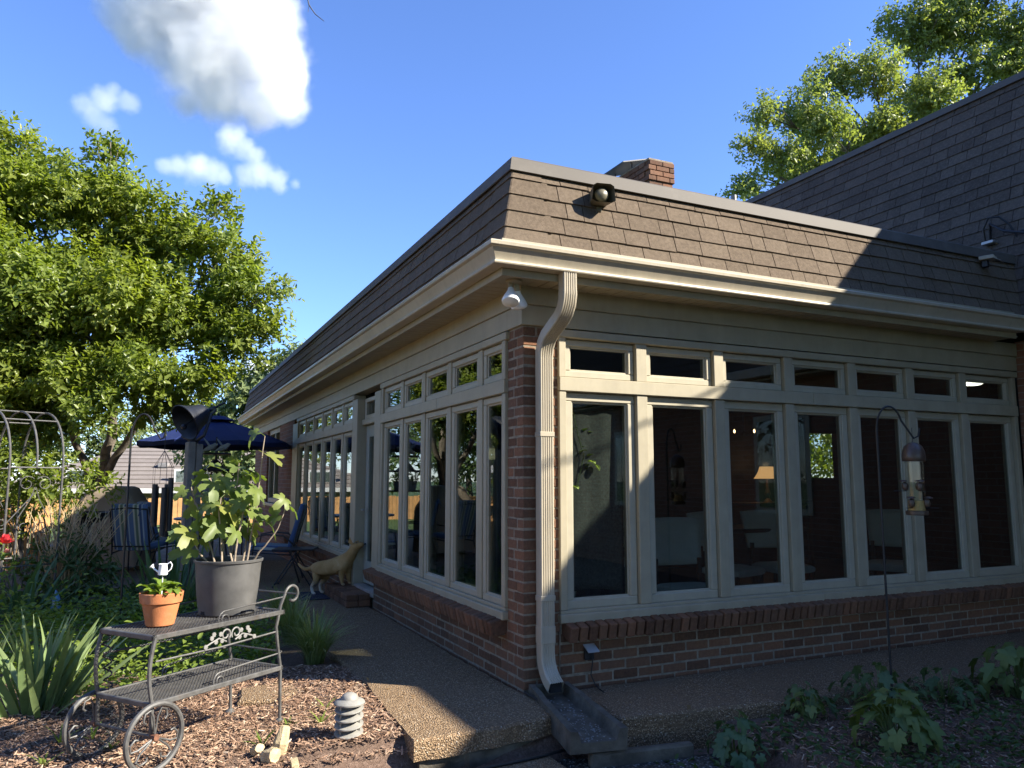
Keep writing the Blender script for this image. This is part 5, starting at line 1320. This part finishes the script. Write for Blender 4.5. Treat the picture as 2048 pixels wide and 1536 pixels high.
for sv in (-1,1):
    MB().add([dp(.530,sv*.022,.630),dp(.575,sv*.052,.615),dp(.535,sv*.070,.692),dp(.515,sv*.072,.630),dp(.54,sv*.05,.600)], [(0,1,2),(0,2,3),(0,3,4),(1,4,3,2)]).build('ear', 'dog', dg, sharp=None)
    MB().lathe([(0,-.008),(.007,-.004),(.008,0),(.007,.004),(0,.008)], 8, dp(.612,sv*.036,.625)).build('eye', 'black', dg)
MB().lathe([(0,-.012),(.010,-.007),(.013,0),(.010,.008),(0,.011)], 10, dp(.705,0,.612)).build('nose', 'black', dg)

# ================================================================== on the roofs
MT['pipe'] = plain('galvanised', (.2,.19,.18), .5, metal=.3, vary=.2)
ch_ = thing('chimney', 'brown brick chimney with slanted dark flue cap behind the roof edge', 'chimney', (3.28,3.10,3.4))
MB().box((.006,.006,0),(.354,.894,1.93)).build('mortar_core', 'mortar', ch_)
for k in range(29):
    z0 = k*CH+.004; z1 = (k+1)*CH-.004; e = .02 if k >= 25 else 0
    if k < 20: continue
    u = -.1 if k % 2 else 0
    while u < .36:
        a, c = max(u, -e), min(u+.195, .36+e)
        if c-a > .03: MB().box((a,-e,z0),(c,.09,z1),.004).build('brick', 'brick', ch_, sharp=None)
        u += .203
    u = .1-e if k % 2 else .0
    while u < .9:
        a, c = max(u, .1-e), min(u+.195, .9+e)
        if c-a > .03: MB().box((-e,a,z0),(.09,c,z1),.004).build('brick', 'brick', ch_, sharp=None)
        u += .203
MB().box((-.01,-.01,1.955),(.37,.91,1.985),.004).build('mortar_cap', 'mortar', ch_)
MB().add([(-.16,.34,2.03),(.28,.34,2.15),(.28,.92,2.15),(-.16,.92,2.03),(-.16,.34,2.045),(.28,.34,2.165),(.28,.92,2.165),(-.16,.92,2.045)], [(3,2,1,0),(4,5,6,7),(0,1,5,4),(1,2,6,5),(2,3,7,6),(3,0,4,7)]).build('flue_cap', 'black', ch_)
for x, y in ((.05,.45),(.3,.45),(.05,.85),(.3,.85)): MB().tube([(x,y,1.95),(x,y,2.08+x*.2)], .008, 5).build('cap_leg', 'black', ch_)
vp = MB().lathe([(.03,3.42),(.03,4.40),(.024,4.40),(.024,4.2)], 10, (3.35,1.66,0)).build('vent_pipe', 'pipe'); tag(vp, 'thin vent pipe sticking up behind the roof edge', 'pipe')
MT['olive'] = plain('olive_plastic', (.13,.115,.075), .55, vary=.15, nscale=20)
MT['lens'] = plain('pale_lens', (.15,.135,.09), .45)
sr = thing('alarm_siren', 'olive hooded outdoor siren mounted on the sunny mansard shingles', 'siren', (.49,-.20,3.275), R(-12))
MB().add([(x*s_,-.10 if f else .02,z*s_) for f,s_ in ((0,.8),(1,1.0)) for x,z in ((-.085,-.05),(-.055,-.066),(.055,-.066),(.085,-.05),(.075,.05),(.05,.066),(-.05,.066),(-.075,.05))], [tuple(range(8))]+[(i,i+8,(i+1)%8+8,(i+1)%8) for i in range(8)]).build('hood', 'olive', sr)
MB().lathe([(0,.020),(.030,.016),(.045,.004),(.05,-.01)], 18, mat=Matrix.Translation((0,-.065,0))@Matrix.Rotation(R(90),4,'X')).build('horn', 'lens', sr)
MB().box((-.02,.0,-.10),(.02,.06,-.06),.004).build('bracket', 'olive', sr)
fl_ = thing('floodlight', 'twin white floodlight bulbs under the eave corner', 'floodlight', (-.13,-.13,2.634))
MB().lathe([(0,0),(.055,0),(.055,-.012),(.03,-.022),(0,-.024)], 20).build('base_plate', 'trim', fl_)
MT['bulb'] = plain('opal_bulb', (.86,.86,.84), .25)
for k, d in enumerate((rt_*-.02-fw_*.42+Vector((0,0,-.9)), rt_*.12+fw_*.35+Vector((0,0,-1.0)))):
    d = d.normalized(); o_ = Vector((-.02 if k == 0 else .02, 0, -.02)); q = d.to_track_quat('Z','Y').to_matrix().to_4x4()
    sock = MB().tube([o_, o_+d*.05], [.016,.020], 12).build('socket', 'trim', fl_)
    MB().lathe([(.020,0),(.023,.02),(.048,.07),(.058,.098),(.054,.112),(.034,.122),(0,.127)], 22, mat=Matrix.Translation(o_+d*.045)@q).build('bulb', 'bulb', sock)
sc_ = thing('security_camera', 'small cream ribbed security light box on the shaded mansard', 'camera', (4.62,-.20,3.335), R(20))
MB().box((-.07,-.09,0),(.05,.03,.035),.006).build('housing', 'trimw', sc_)
MB().add([(-.07,-.09,.0),(.05,-.09,.0),(.08,-.14,-.03),(-.05,-.14,-.03),(-.07,-.085,.006),(.05,-.085,.006),(.08,-.135,-.024),(-.05,-.135,-.024)], [(0,1,2,3),(7,6,5,4),(0,4,5,1),(1,5,6,2),(2,6,7,3),(3,7,4,0)]).build('visor', 'trimw', sc_)
for i in range(4): MB().box((-.072,-.088,.004+i*.008),(-.069,.03,.008+i*.008)).build('rib', 'trimw', sc_)
MB().box((-.03,-.03,-.06),(.03,.02,-.001),.004).build('bracket', 'black', sc_)
cb_ = thing('service_cable', 'thick black power cable dropping to the roof junction at right', 'cable', (5.1,-.35,3.62))
MB().tube([(.10,.45,.06),(.04,.40,.22),(.0,.25,.10),(-.02,.05,.02),(.0,-.15,.16),(.0,-.5,.36),(0,-2.1,1.27),(0,-6.3,3.75)], .014, 8).build('main_cable', 'black', cb_)
MB().tube([(.06,.47,.05),(.02,.46,.18),(.02,.40,.28),(.03,.30,.26),(.05,.22,.16),(.10,.18,.02)], .010, 7).build('loop', 'black', cb_)
MB().tube([(.02,.05,.10),(.10,-.5,.08),(.16,-1.2,-.05)], .009, 6).build('branch_cable', 'black', cb_)
MB().box((.0,.36,.02),(.09,.48,.05),.004).build('clamp', 'flash', cb_)
MB().tube([(.04,.10,.06),(.04,-.08,.05)], .02, 8).build('splice', 'black', cb_)

# ================================================================== by the front wall
MT['lidgrey'] = plain('grey_plastic', (.40,.42,.46), .4)
ol = thing('outdoor_outlet', 'grey flip lid outdoor outlet with hanging cord on the brick', 'outlet', (.475,-.006,.205))
MB().box((-.035,-.02,-.05),(.035,.004,.04),.004).build('box', 'black', ol)
MB().add([(-.042,-.004,.052),(.042,-.004,.052),(.050,-.062,.012),(-.034,-.062,.012),(-.042,-.004,.046),(.042,-.004,.046),(.050,-.060,.005),(-.034,-.060,.005)], [(3,2,1,0),(4,5,6,7),(2,3,7,6),(1,2,6,5),(3,0,4,7)]).build('lid', 'lidgrey', ol)
MB().tube([(.005,-.03,.0),(.012,-.035,-.06),(.0,-.03,-.14),(.02,-.05,-.20),(.03,-.09,-.222),(.02,-.16,-.223)], .0035, 6).build('cord', 'black', ol)
sp = thing('splash_block', 'weathered concrete splash block under the downspout', 'splash block', (0,0,0))
M_ = Matrix.Translation((.150,-.055,.018))@Matrix.Rotation(R(-9),4,'Z')@Matrix.Rotation(R(2.2),4,'X')
L2 = .84; W2 = .27; T2 = .055
rows = [(-W2/2,-.09),(-W2/2,.035),(-W2/2+.035,.035),(-W2/2+.05,-.035),(W2/2-.05,-.035),(W2/2-.035,.035),(W2/2,.035),(W2/2,-.09)]
nq = 12; vs_ = []
for i in range(nq+1):
    y = -L2*i/nq; fl2 = 1+.22*i/nq
    for x, z in rows: vs_.append((x*fl2+noise.noise(Vector((x*9,y*9,z*9)))*.006, y, z+noise.noise(Vector((x*12,y*12,3)))*.005-(.0 if z < 0 else .010*i/nq)))
fs_ = [(i*8+k,(i+1)*8+k,(i+1)*8+(k+1)%8,i*8+(k+1)%8) for i in range(nq) for k in range(8)]+[tuple(range(8)),tuple(nq*8+k for k in range(7,-1,-1))]
MB().add(vs_, fs_, False, M_).build('trough', 'conc', sp)
MB().add([(-W2/2+.03,0,-.035),(W2/2-.03,0,-.035),(W2/2-.03,0,.033),(-W2/2+.03,0,.033),(-W2/2+.03,-.03,-.035),(W2/2-.03,-.03,-.035),(W2/2-.03,-.03,.033),(-W2/2+.03,-.03,.033)], [(0,1,2,3),(7,6,5,4),(2,6,7,3)], False, M_).build('back_wall', 'conc', sp)
MT['pebble'] = plain('pale_pebble', (.24,.23,.21), .8, vary=.3, nscale=60)
m = MB()
for i in range(150):
    t = random.random()**.5; x = U(-W2/2+.06,W2/2-.06)*(1+.2*t); y = -L2*t*.98-.01; r_ = U(.003,.008)
    m.lathe([(0,-r_*.5),(r_,0),(0,r_*.6)], 5, (x,y,-.031+noise.noise(Vector((x*12,y*12,3)))*.005), False, M_)
m.build('pebbles', 'pebble', sp, kind='stuff')
hs = MB().tube([(-1.0,-.70,-.155),(-.75,-.70,-.155),(-.45,-.685,-.155),(-.2,-.66,-.155),(-.05,-.63,-.155),(.02,-.58,-.12),(.01,-.52,-.03),(-.012,-.40,.012),(-.02,-.2,.012),(-.02,-.06,.012)], .009, 8).build('garden_cable', 'black'); tag(hs, 'thin black cable lying along the foot of the walkway slab', 'cable')
# bird feeder hook
hk = hook('shepherd_hook', 'tall thin black hook pole in the shaded bed holding the feeder', 2.01, -1.085, R(-25), 1.70, .16, .17, .0065)
MT['bronze'] = plain('bronze_plastic', (.075,.045,.030), .35, metal=.0, vary=.1); MT['seed'] = plain('bird_seed', (.40,.28,.11), .9, vary=.4, nscale=150)
bf = thing('bird_feeder', 'clear tube bird feeder with bronze caps hanging from the hook', 'bird feeder', (2.205,-1.19,1.12))
MB().tube([(0,0,.55),(0,0,.45)], .0018, 5).build('hanger', 'black', bf)
MB().lathe([(.066,.335),(.069,.34),(.070,.365),(.066,.40),(.052,.432),(.028,.452),(0,.458)], 28).lathe([(0,.335),(.066,.335)],28).build('dome', 'bronze', bf)
MB().lathe([(.054,.01),(.054,.34)], 28).build('tube', 'clear', bf); MB().lathe([(.0,.012),(.050,.012),(.050,.085),(0,.095)], 20).build('seed', 'seed', bf)
MB().lathe([(0,-.005),(.062,-.005),(.066,.0),(.066,.02),(.058,.024)], 28).build('base', 'bronze', bf)
for k, (a, z) in enumerate(((R(-118),.175),(R(20),.175),(R(140),.175),(R(-65),.07),(R(-170),.07),(R(60),.07))):
    q = Matrix.Rotation(a,4,'Z')
    po = MB().lathe([(0,-.026),(.016,-.020),(.021,0),(.017,.020),(.008,.028),(0,.030)], 14, mat=Matrix.Translation((.060*math.cos(a),.060*math.sin(a),z))@q).build('port', 'bronze', bf)
    MB().tube([(.05*math.cos(a),.05*math.sin(a),z-.028),(.125*math.cos(a),.125*math.sin(a),z-.028)], .0028, 6).build('perch', 'black', po)
    MB().lathe([(0,.002),(.022,-.003),(.026,-.011),(.020,-.007),(0,-.004)], 14, mat=Matrix.Translation((.070*math.cos(a),.070*math.sin(a),z+.042))).build('port_hood', 'bronze', po)
# ---- leafy plants in the shaded bed
MT['hyd'] = leafmat('hydrangea_leaf', (.085,.135,.045), (.13,.185,.055), (.20,.22,.06), .3, .5)
MT['hyd2'] = leafmat('bluish_leaf', (.065,.12,.06), (.095,.155,.07), (.13,.18,.07), .3, .5)
def oakleaf(droop, cup):
    pts = []; N = 44
    for i in range(N+1):
        a = -2.7+5.4*i/N; r_ = .46
        for c_, w_, h in ((0,.42,.58),(.85,.30,.40),(-.85,.30,.40),(1.6,.30,.22),(-1.6,.30,.22)): r_ = max(r_, .46+h*math.exp(-((a-c_)/w_)**2))
        r_ *= (.97+.05*math.sin(i*3.1)); pts.append((r_*math.cos(a), r_*math.sin(a)*.85))
    vs = [(0,0,0)]; fs = []; n = N+1; nr = 3
    for k in range(1,nr+1):
        for x, y in pts: q = k/nr; x_, y_ = x*q, y*q; vs.append((x_, y_, -droop*x_*x_*.8+cup*abs(y_)*.5+.03*math.sin(x_*14)*abs(y_)))
    for i in range(n-1): fs.append((0,1+i,2+i))
    for k in range(nr-1):
        for i in range(n-1): fs.append((1+k*n+i,1+(k+1)*n+i,1+(k+1)*n+i+1,1+k*n+i+1))
    return MB().add(vs, fs, True).mesh('leaf')
def bushy(label, x, y, n, h, spread, size, mat):
    t = thing('hydrangea_plant', label, 'plant', (x,y,ground_h(x,y)-.01), 0, 'leafy plants in the shaded bed'); mes = [oakleaf(d,c) for d,c in ((.5,.3),(.9,.2),(.3,.5),(1.2,.2))]
    for q in mes: q.materials.append(MT[mat])
    sb_ = MB()
    for i in range(n):
        a = i*2.4+U(-.4,.4); q = (i+.5)/n; r_ = spread*math.sqrt(q)*U(.7,1.1); z = h*(1-.65*q)*U(.75,1.15)
        p = Vector((math.cos(a)*r_, math.sin(a)*r_, z)); sb_.tube([(math.cos(a)*.02,math.sin(a)*.02,0), (math.cos(a)*r_*.5,math.sin(a)*r_*.5,z*.75), tuple(p)], [.004,.003,.002], 5, False)
        out = Vector((math.cos(a),math.sin(a),0)); x_ = (out-Vector((0,0,U(.0,.9)+.5*q))).normalized(); nrm = (Vector((0,0,1))+out*.5+Vector((U(-.3,.3),U(-.3,.3),0))).normalized()
        y_ = nrm.cross(x_).normalized(); nrm = x_.cross(y_); o = link('leaf', random.choice(mes), None, t)
        o.matrix_local = Matrix.Translation(p)@Matrix((x_,y_,nrm)).transposed().to_4x4()@Matrix.Scale(size*U(.65,1.15),4)
    sb_.build('stem', 'rosestem', t)
bushy('broad leaved plant with pale green lobed leaves nearest the camera', 1.52, -1.50, 34, .30, .26, .095, 'hyd')
bushy('dark leaved plant beside the drain channel kerb', .78, -1.08, 30, .27, .20, .075, 'hyd2')
bushy('leafy plant around the foot of the feeder hook', 2.02, -.98, 34, .26, .30, .075, 'hyd2')
bushy('large leaved plant at the right edge of the bed', 3.08, -1.20, 34, .36, .30, .105, 'hyd')
bushy('small young plant with pale leaves left of the hook', 1.42, -.98, 14, .18, .14, .055, 'hyd')
bushy('leafy plant touching the edge of the side slab', 1.55, -.82, 18, .18, .18, .060, 'hyd2')
bushy('low bluish plant right of the feeder hook', 2.55, -1.05, 24, .22, .24, .07, 'hyd2')
cover('bed_ground_cover', 'low weeds and creeping leaves in the shaded bed', [(.3,-.95),(1.4,-.88),(4.9,-1.05),(4.9,-2.6),(1.9,-2.2),(.7,-1.6)], 3600, .045, .022, 'leaf_dk', .035)
tw = MB().tube([(-1.76,-1.50,3.60),(-1.75,-1.501,3.40),(-1.728,-1.511,3.307),(-1.704,-1.522,3.267),(-1.669,-1.538,3.235)], [.004,.003,.0025,.002,.0012], 5); tw.tube([(-1.728,-1.511,3.307),(-1.731,-1.51,3.275)], .001, 4)
tw.tube([(-1.76,-1.50,3.60),(-2.1,-2.2,4.4),(-3.5,-6,5.6),(-5.5,-11,6)], [.004,.012,.04,.07], 6)
two = tw.build('overhanging_branch', 'bark2'); tag(two, 'thin bare twig hanging into the top of the sky', 'branch')

MT['litter'] = leafmat('dead_leaf', (.16,.10,.05), (.26,.17,.09), (.38,.28,.16), .15, .8)
cover('leaf_litter', 'scattered dry leaves and debris on the paving and mulch', [(-2.6,-.9),(.3,-.7),(1.4,-.9),(4.5,-1.2),(4.5,-.05),(.4,-.05),(-.06,.1),(-.1,3.0),(-.9,2.6),(-1.5,1.0),(-2.8,.8)], 420, .030, .016, 'litter', .004)
for v in bpy.data.objects['leaf_litter'].data.vertices:
    v.co.z = max(v.co.z, (.004 if (v.co.y > -.5 and v.co.x < .02 and v.co.x > -.88) or (v.co.x > .36 and v.co.y > -.7) else v.co.z))
# ================================================================== things in the rooms
MT['linen'] = plain('grey_linen', (.115,.115,.108), .9, vary=.35, nscale=60, bmp=.3, bscale=200, spec=.1)
MT['uphol'] = plain('cream_upholstery', (.80,.79,.70), .85, vary=.08, nscale=6, spec=.2)
MT['darkwood'] = plain('dark_wood', (.03,.02,.014), .4, vary=.3)
cu = thing('window_shade', 'grey linen shade hanging inside the first window', 'shade', (.345,.092,0))
rows = []
for j in range(22):
    t = j/21; z = 1.865-1.29*t; rows.append([( .50*i/18*(1-.05*t), .006*math.sin(i*.9+t*1.5)+.006*math.sin(i*.35+t*5), z+.02*math.sin(i*.2)*t) for i in range(19)])
cl_ = MB().sheet(rows); co = cl_.build('cloth', 'linen', cu, sharp=None); mo = co.modifiers.new('t','SOLIDIFY'); mo.thickness = .002
MB().tube([(-.02,0,1.875),(.52,0,1.875)], .010, 8).build('rod', 'darkwood', cu)
def emit(name, col, st):
    m, n, l, b = newmat(name); b.inputs['Base Color'].default_value = (*col,1); b.inputs['Emission Color'].default_value = (*col,1); b.inputs['Emission Strength'].default_value = st; return m
MT['shade_lit'] = emit('lit_lamp_shade', (1,.50,.18), .42); MT['bulb_lit'] = emit('lit_bulb', (1,.62,.30), 5.0); MT['ceil_lit'] = emit('lit_ceiling_light', (1,.93,.78), 2.2)
vn = thing('trailing_houseplant', 'trailing green vine hanging inside the first window', 'houseplant', (.40,.085,1.80)); hm = [oakleaf(.4,.3)]
lm = roundleaf(.075,.055,.6); lm.materials.append(MT['vinca'])
for i in range(11):
    o = link('leaf', lm, None, vn); o.matrix_local = Matrix.Translation((U(-.04,.20),U(-.03,-.005),-.06-i*.042+U(-.05,.05)))@Matrix.Rotation(U(0,6),4,'Z')@Matrix.Rotation(U(.1,.9),4,'Y')
MB().tube([(.02,0,.05),(.06,-.01,-.15),(.10,-.02,-.3),(.05,-.01,-.5)], .003, 5).build('stem', 'rosestem', vn)
op = thing('potted_orchid', 'small potted houseplant on the floor inside the first window', 'houseplant', (.48,.30,.48))
MB().lathe([(0,0),(.06,0),(.075,.09),(.07,.09),(0,.08)], 16).build('pot', 'uphol', op); MB().box((-.15,-.1,-.38),(.25,.1,-.002),.01).build('stand', 'darkwood', op)
MB().tube([(0,0,.08),(.03,0,.22),(.12,0,.30),(.22,0,.22)], .004, 5).build('stem', 'rosestem', op)
lg = blade(.24,.04,.5); lg.materials.append(MT['leaf_dk'])
for i in range(6): o = link('leaf', lg, None, op); o.matrix_local = Matrix.Translation((0,0,.08))@Matrix.Rotation(i*1.05,4,'Z')@Matrix.Rotation(.7,4,'Y')
def dchair(label, x, y, rz):
    t = thing('dining_chair', label, 'chair', (x,y,.10), rz, 'cream dining chairs')
    for a in (-.2,.2):
        MB().box((a-.018,-.22,0),(a+.018,-.185,.34),.004).build('leg', 'darkwood', t); MB().box((a-.018,.18,0),(a+.018,.215,.60),.004).build('leg', 'darkwood', t)
    cushion([(-.24,.365),(-.2,.365),(0,.375),(.15,.37),(.19,.365)], .085, .46).build('seat', 'uphol', t)
    rows = []
    for j in range(8):
        q = j/7; wv = .225+.035*q; rows.append([(-wv+2*wv*i/10, .20+.07*q+.03*math.cos((i-5)*.3)*-1+.03, .545+.37*q+.012*math.sin(math.pi*i/10)*(1 if j == 7 else 0)) for i in range(11)])
    b_ = MB().sheet(rows).build('backrest', 'uphol', t); mm = b_.modifiers.new('t','SOLIDIFY'); mm.thickness = .05; mm.offset = 0
dchair('cream upholstered dining chair nearest the second window', 1.72, .50, R(-8))
dchair('cream dining chair seen at the left of the third window', 2.95, 1.45, R(15))
dchair('cream dining chair seen at the right of the third window', 3.60, 1.45, R(-10))
dchair('cream dining chair behind the fifth window', 4.75, 1.1, R(-60))
dchair('cream dining chair far inside behind the second window', 2.35, 2.6, R(170))
dt_ = thing('dining_table', 'dark wooden dining table in the room behind the windows', 'table', (3.2,2.0,.10))
MB().box((-1.2,-.35,.70),(1.0,.45,.74),.008).build('table_top', 'darkwood', dt_)
for x, y in ((-1.1,-.28),(.9,-.28),(-1.1,.38),(.9,.38)): MB().box((x-.04,y-.04,0),(x+.04,y+.04,.70),.006).build('leg', 'darkwood', dt_)
cs = thing('console_table', 'dark console table against the back wall under the lamp', 'table', (6.0,4.25,.10))
MB().box((-.8,-.2,.88),(.8,.2,.92),.006).build('table_top', 'darkwood', cs); [MB().box((x-.03,y-.03,0),(x+.03,y+.03,.88)).build('leg', 'darkwood', cs) for x in (-.75,.75) for y in (-.15,.15)]
tl = thing('table_lamp', 'lit table lamp with bell shaped amber shade', 'lamp', (6.05,4.20,1.02))
MB().lathe([(.10,.52),(.12,.46),(.15,.40),(.19,.345)], 24).build('lamp_shade', 'shade_lit', tl)
MB().lathe([(0,0),(.07,0),(.05,.03),(.02,.06),(.045,.13),(.02,.2),(.012,.35)], 16).build('lamp_base', 'bronze', tl)
ld = bpy.data.lights.new('lamp_bulb', 'POINT'); ld.energy = 1.2; ld.color = (1,.6,.3); ld.shadow_soft_size = .05; lo_ = bpy.data.objects.new('lamp_bulb', ld); COL.objects.link(lo_); lo_.parent = tl; lo_.location = (0,0,.56)
cd_ = thing('chandelier', 'dark chandelier with small lit bulbs in the back room', 'chandelier', (4.75,3.2,1.90))
MB().tube([(0,0,.54),(0,0,.05)], .008, 6).build('rod', 'black', cd_)
for k in range(5):
    a = k*1.2566+.3; q = MB().tube([(0,0,.08),(.07*math.cos(a),.07*math.sin(a),.02),(.13*math.cos(a),.13*math.sin(a),.045)], .006, 6).build('arm', 'black', cd_)
    if k in (2,4): MB().lathe([(0,.045),(.010,.055),(.013,.075),(0,.10)], 10, (.13*math.cos(a),.13*math.sin(a),0)).build('bulb', 'bulb_lit', q)
cll = MB().lathe([(0,-.04),(.08,-.035),(.12,-.015),(.13,0),(0,0)], 20, (6.11,1.0,2.435)).build('ceiling_light', 'ceil_lit'); tag(cll, 'lit flush ceiling light seen through the last transom window', 'ceiling light')

# ================================================================== clouds
def cloud(label, blobs, dens, nscale, amp, top=1.15, near=1.0):
    if near != 1: blobs = [(*(cam.location+(Vector(b[:3])-cam.location)*near), b[3]*near) for b in blobs]; nscale /= near; dens /= near
    lo = [min(b[i]-b[3]*top for b in blobs) for i in range(3)]; hi = [max(b[i]+b[3]*top for b in blobs) for i in range(3)]
    c = [(a+b)/2 for a, b in zip(lo, hi)]
    o = MB().box(tuple(a-k for a,k in zip(lo,c)), tuple(a-k for a,k in zip(hi,c))).build('cloud', None, None, sharp=None, kind='structure'); o.location = c
    o['label'] = label
    m = bpy.data.materials.new('cloud_volume'); m.use_nodes = True; n = m.node_tree.nodes; l = m.node_tree.links; n.remove(n['Principled BSDF'])
    tc = n.new('ShaderNodeTexCoord'); P_ = tc.outputs['Object']; cur = None
    for b in blobs:
        d = n.new('ShaderNodeVectorMath'); d.operation = 'DISTANCE'; l.new(P_, d.inputs[0]); d.inputs[1].default_value = tuple(b[i]-c[i] for i in range(3))
        f = math_n(n, l, 'SUBTRACT', 1.0, math_n(n, l, 'DIVIDE', d.outputs['Value'], float(b[3])))
        if cur is None: cur = f
        else:
            mx = n.new('ShaderNodeMath'); mx.operation = 'SMOOTH_MAX'; l.new(cur, mx.inputs[0]); l.new(f, mx.inputs[1]); mx.inputs[2].default_value = .15; cur = mx.outputs[0]
    nz = noise_tex(n, l, nscale, 7, .62, P_)
    v = math_n(n, l, 'ADD', cur, math_n(n, l, 'MULTIPLY', math_n(n, l, 'SUBTRACT', nz, .5), amp))
    mr = n.new('ShaderNodeMapRange'); mr.interpolation_type = 'SMOOTHSTEP'; mr.inputs[1].default_value = .02; mr.inputs[2].default_value = .70; mr.inputs[4].default_value = dens; l.new(v, mr.inputs[0])
    pv = n.new('ShaderNodeVolumePrincipled'); m.cycles.volume_step_rate = .7; pv.inputs['Color'].default_value = (1,1,1,1); pv.inputs['Anisotropy'].default_value = -.1
    l.new(mr.outputs[0], pv.inputs['Density']); l.new(pv.outputs[0], n['Material Output'].inputs['Volume']); o.data.materials.append(m); return o
cloud('big bright cumulus cloud at the top left of the sky', [(21,905,582,88),(65,892,540,76),(98,884,490,56),(112,881,452,42),(-14,927,542,70),(37,912,490,72),(52,911,446,42),(90,894,436,36),(-50,941,550,46),(-40,938,515,34),(14,931,440,24),(130,872,470,20)], .055, .030, 1.25)
cloud('small flat white cloud under the big cloud', [(30,931,365,22),(10,940,368,17),(-4,946,366,13),(46,924,358,19),(60,918,353,13)], .026, .042, 1.6, near=.62)
cloud('wispy cloud with a curled tail near the roof corner', [(97,901,359,22),(81,909,356,16),(116,893,350,18),(134,885,346,9),(90,901,379,15),(66,910,397,23),(79,905,388,18)], .026, .048, 1.65, near=.66)
cloud('thin ragged cloud wisp left of the big cloud', [(-74,969,443,23),(-81,975,426,18),(-68,970,414,15),(-93,979,440,18),(-48,957,440,15),(-65,963,455,13)], .016, .040, 1.8, near=.6)
cloud('low white cloud just above the far roof end', [(106,928,130,20),(94,936,121,18),(89,939,113,23),(119,922,133,12)], .12, .05, .9)
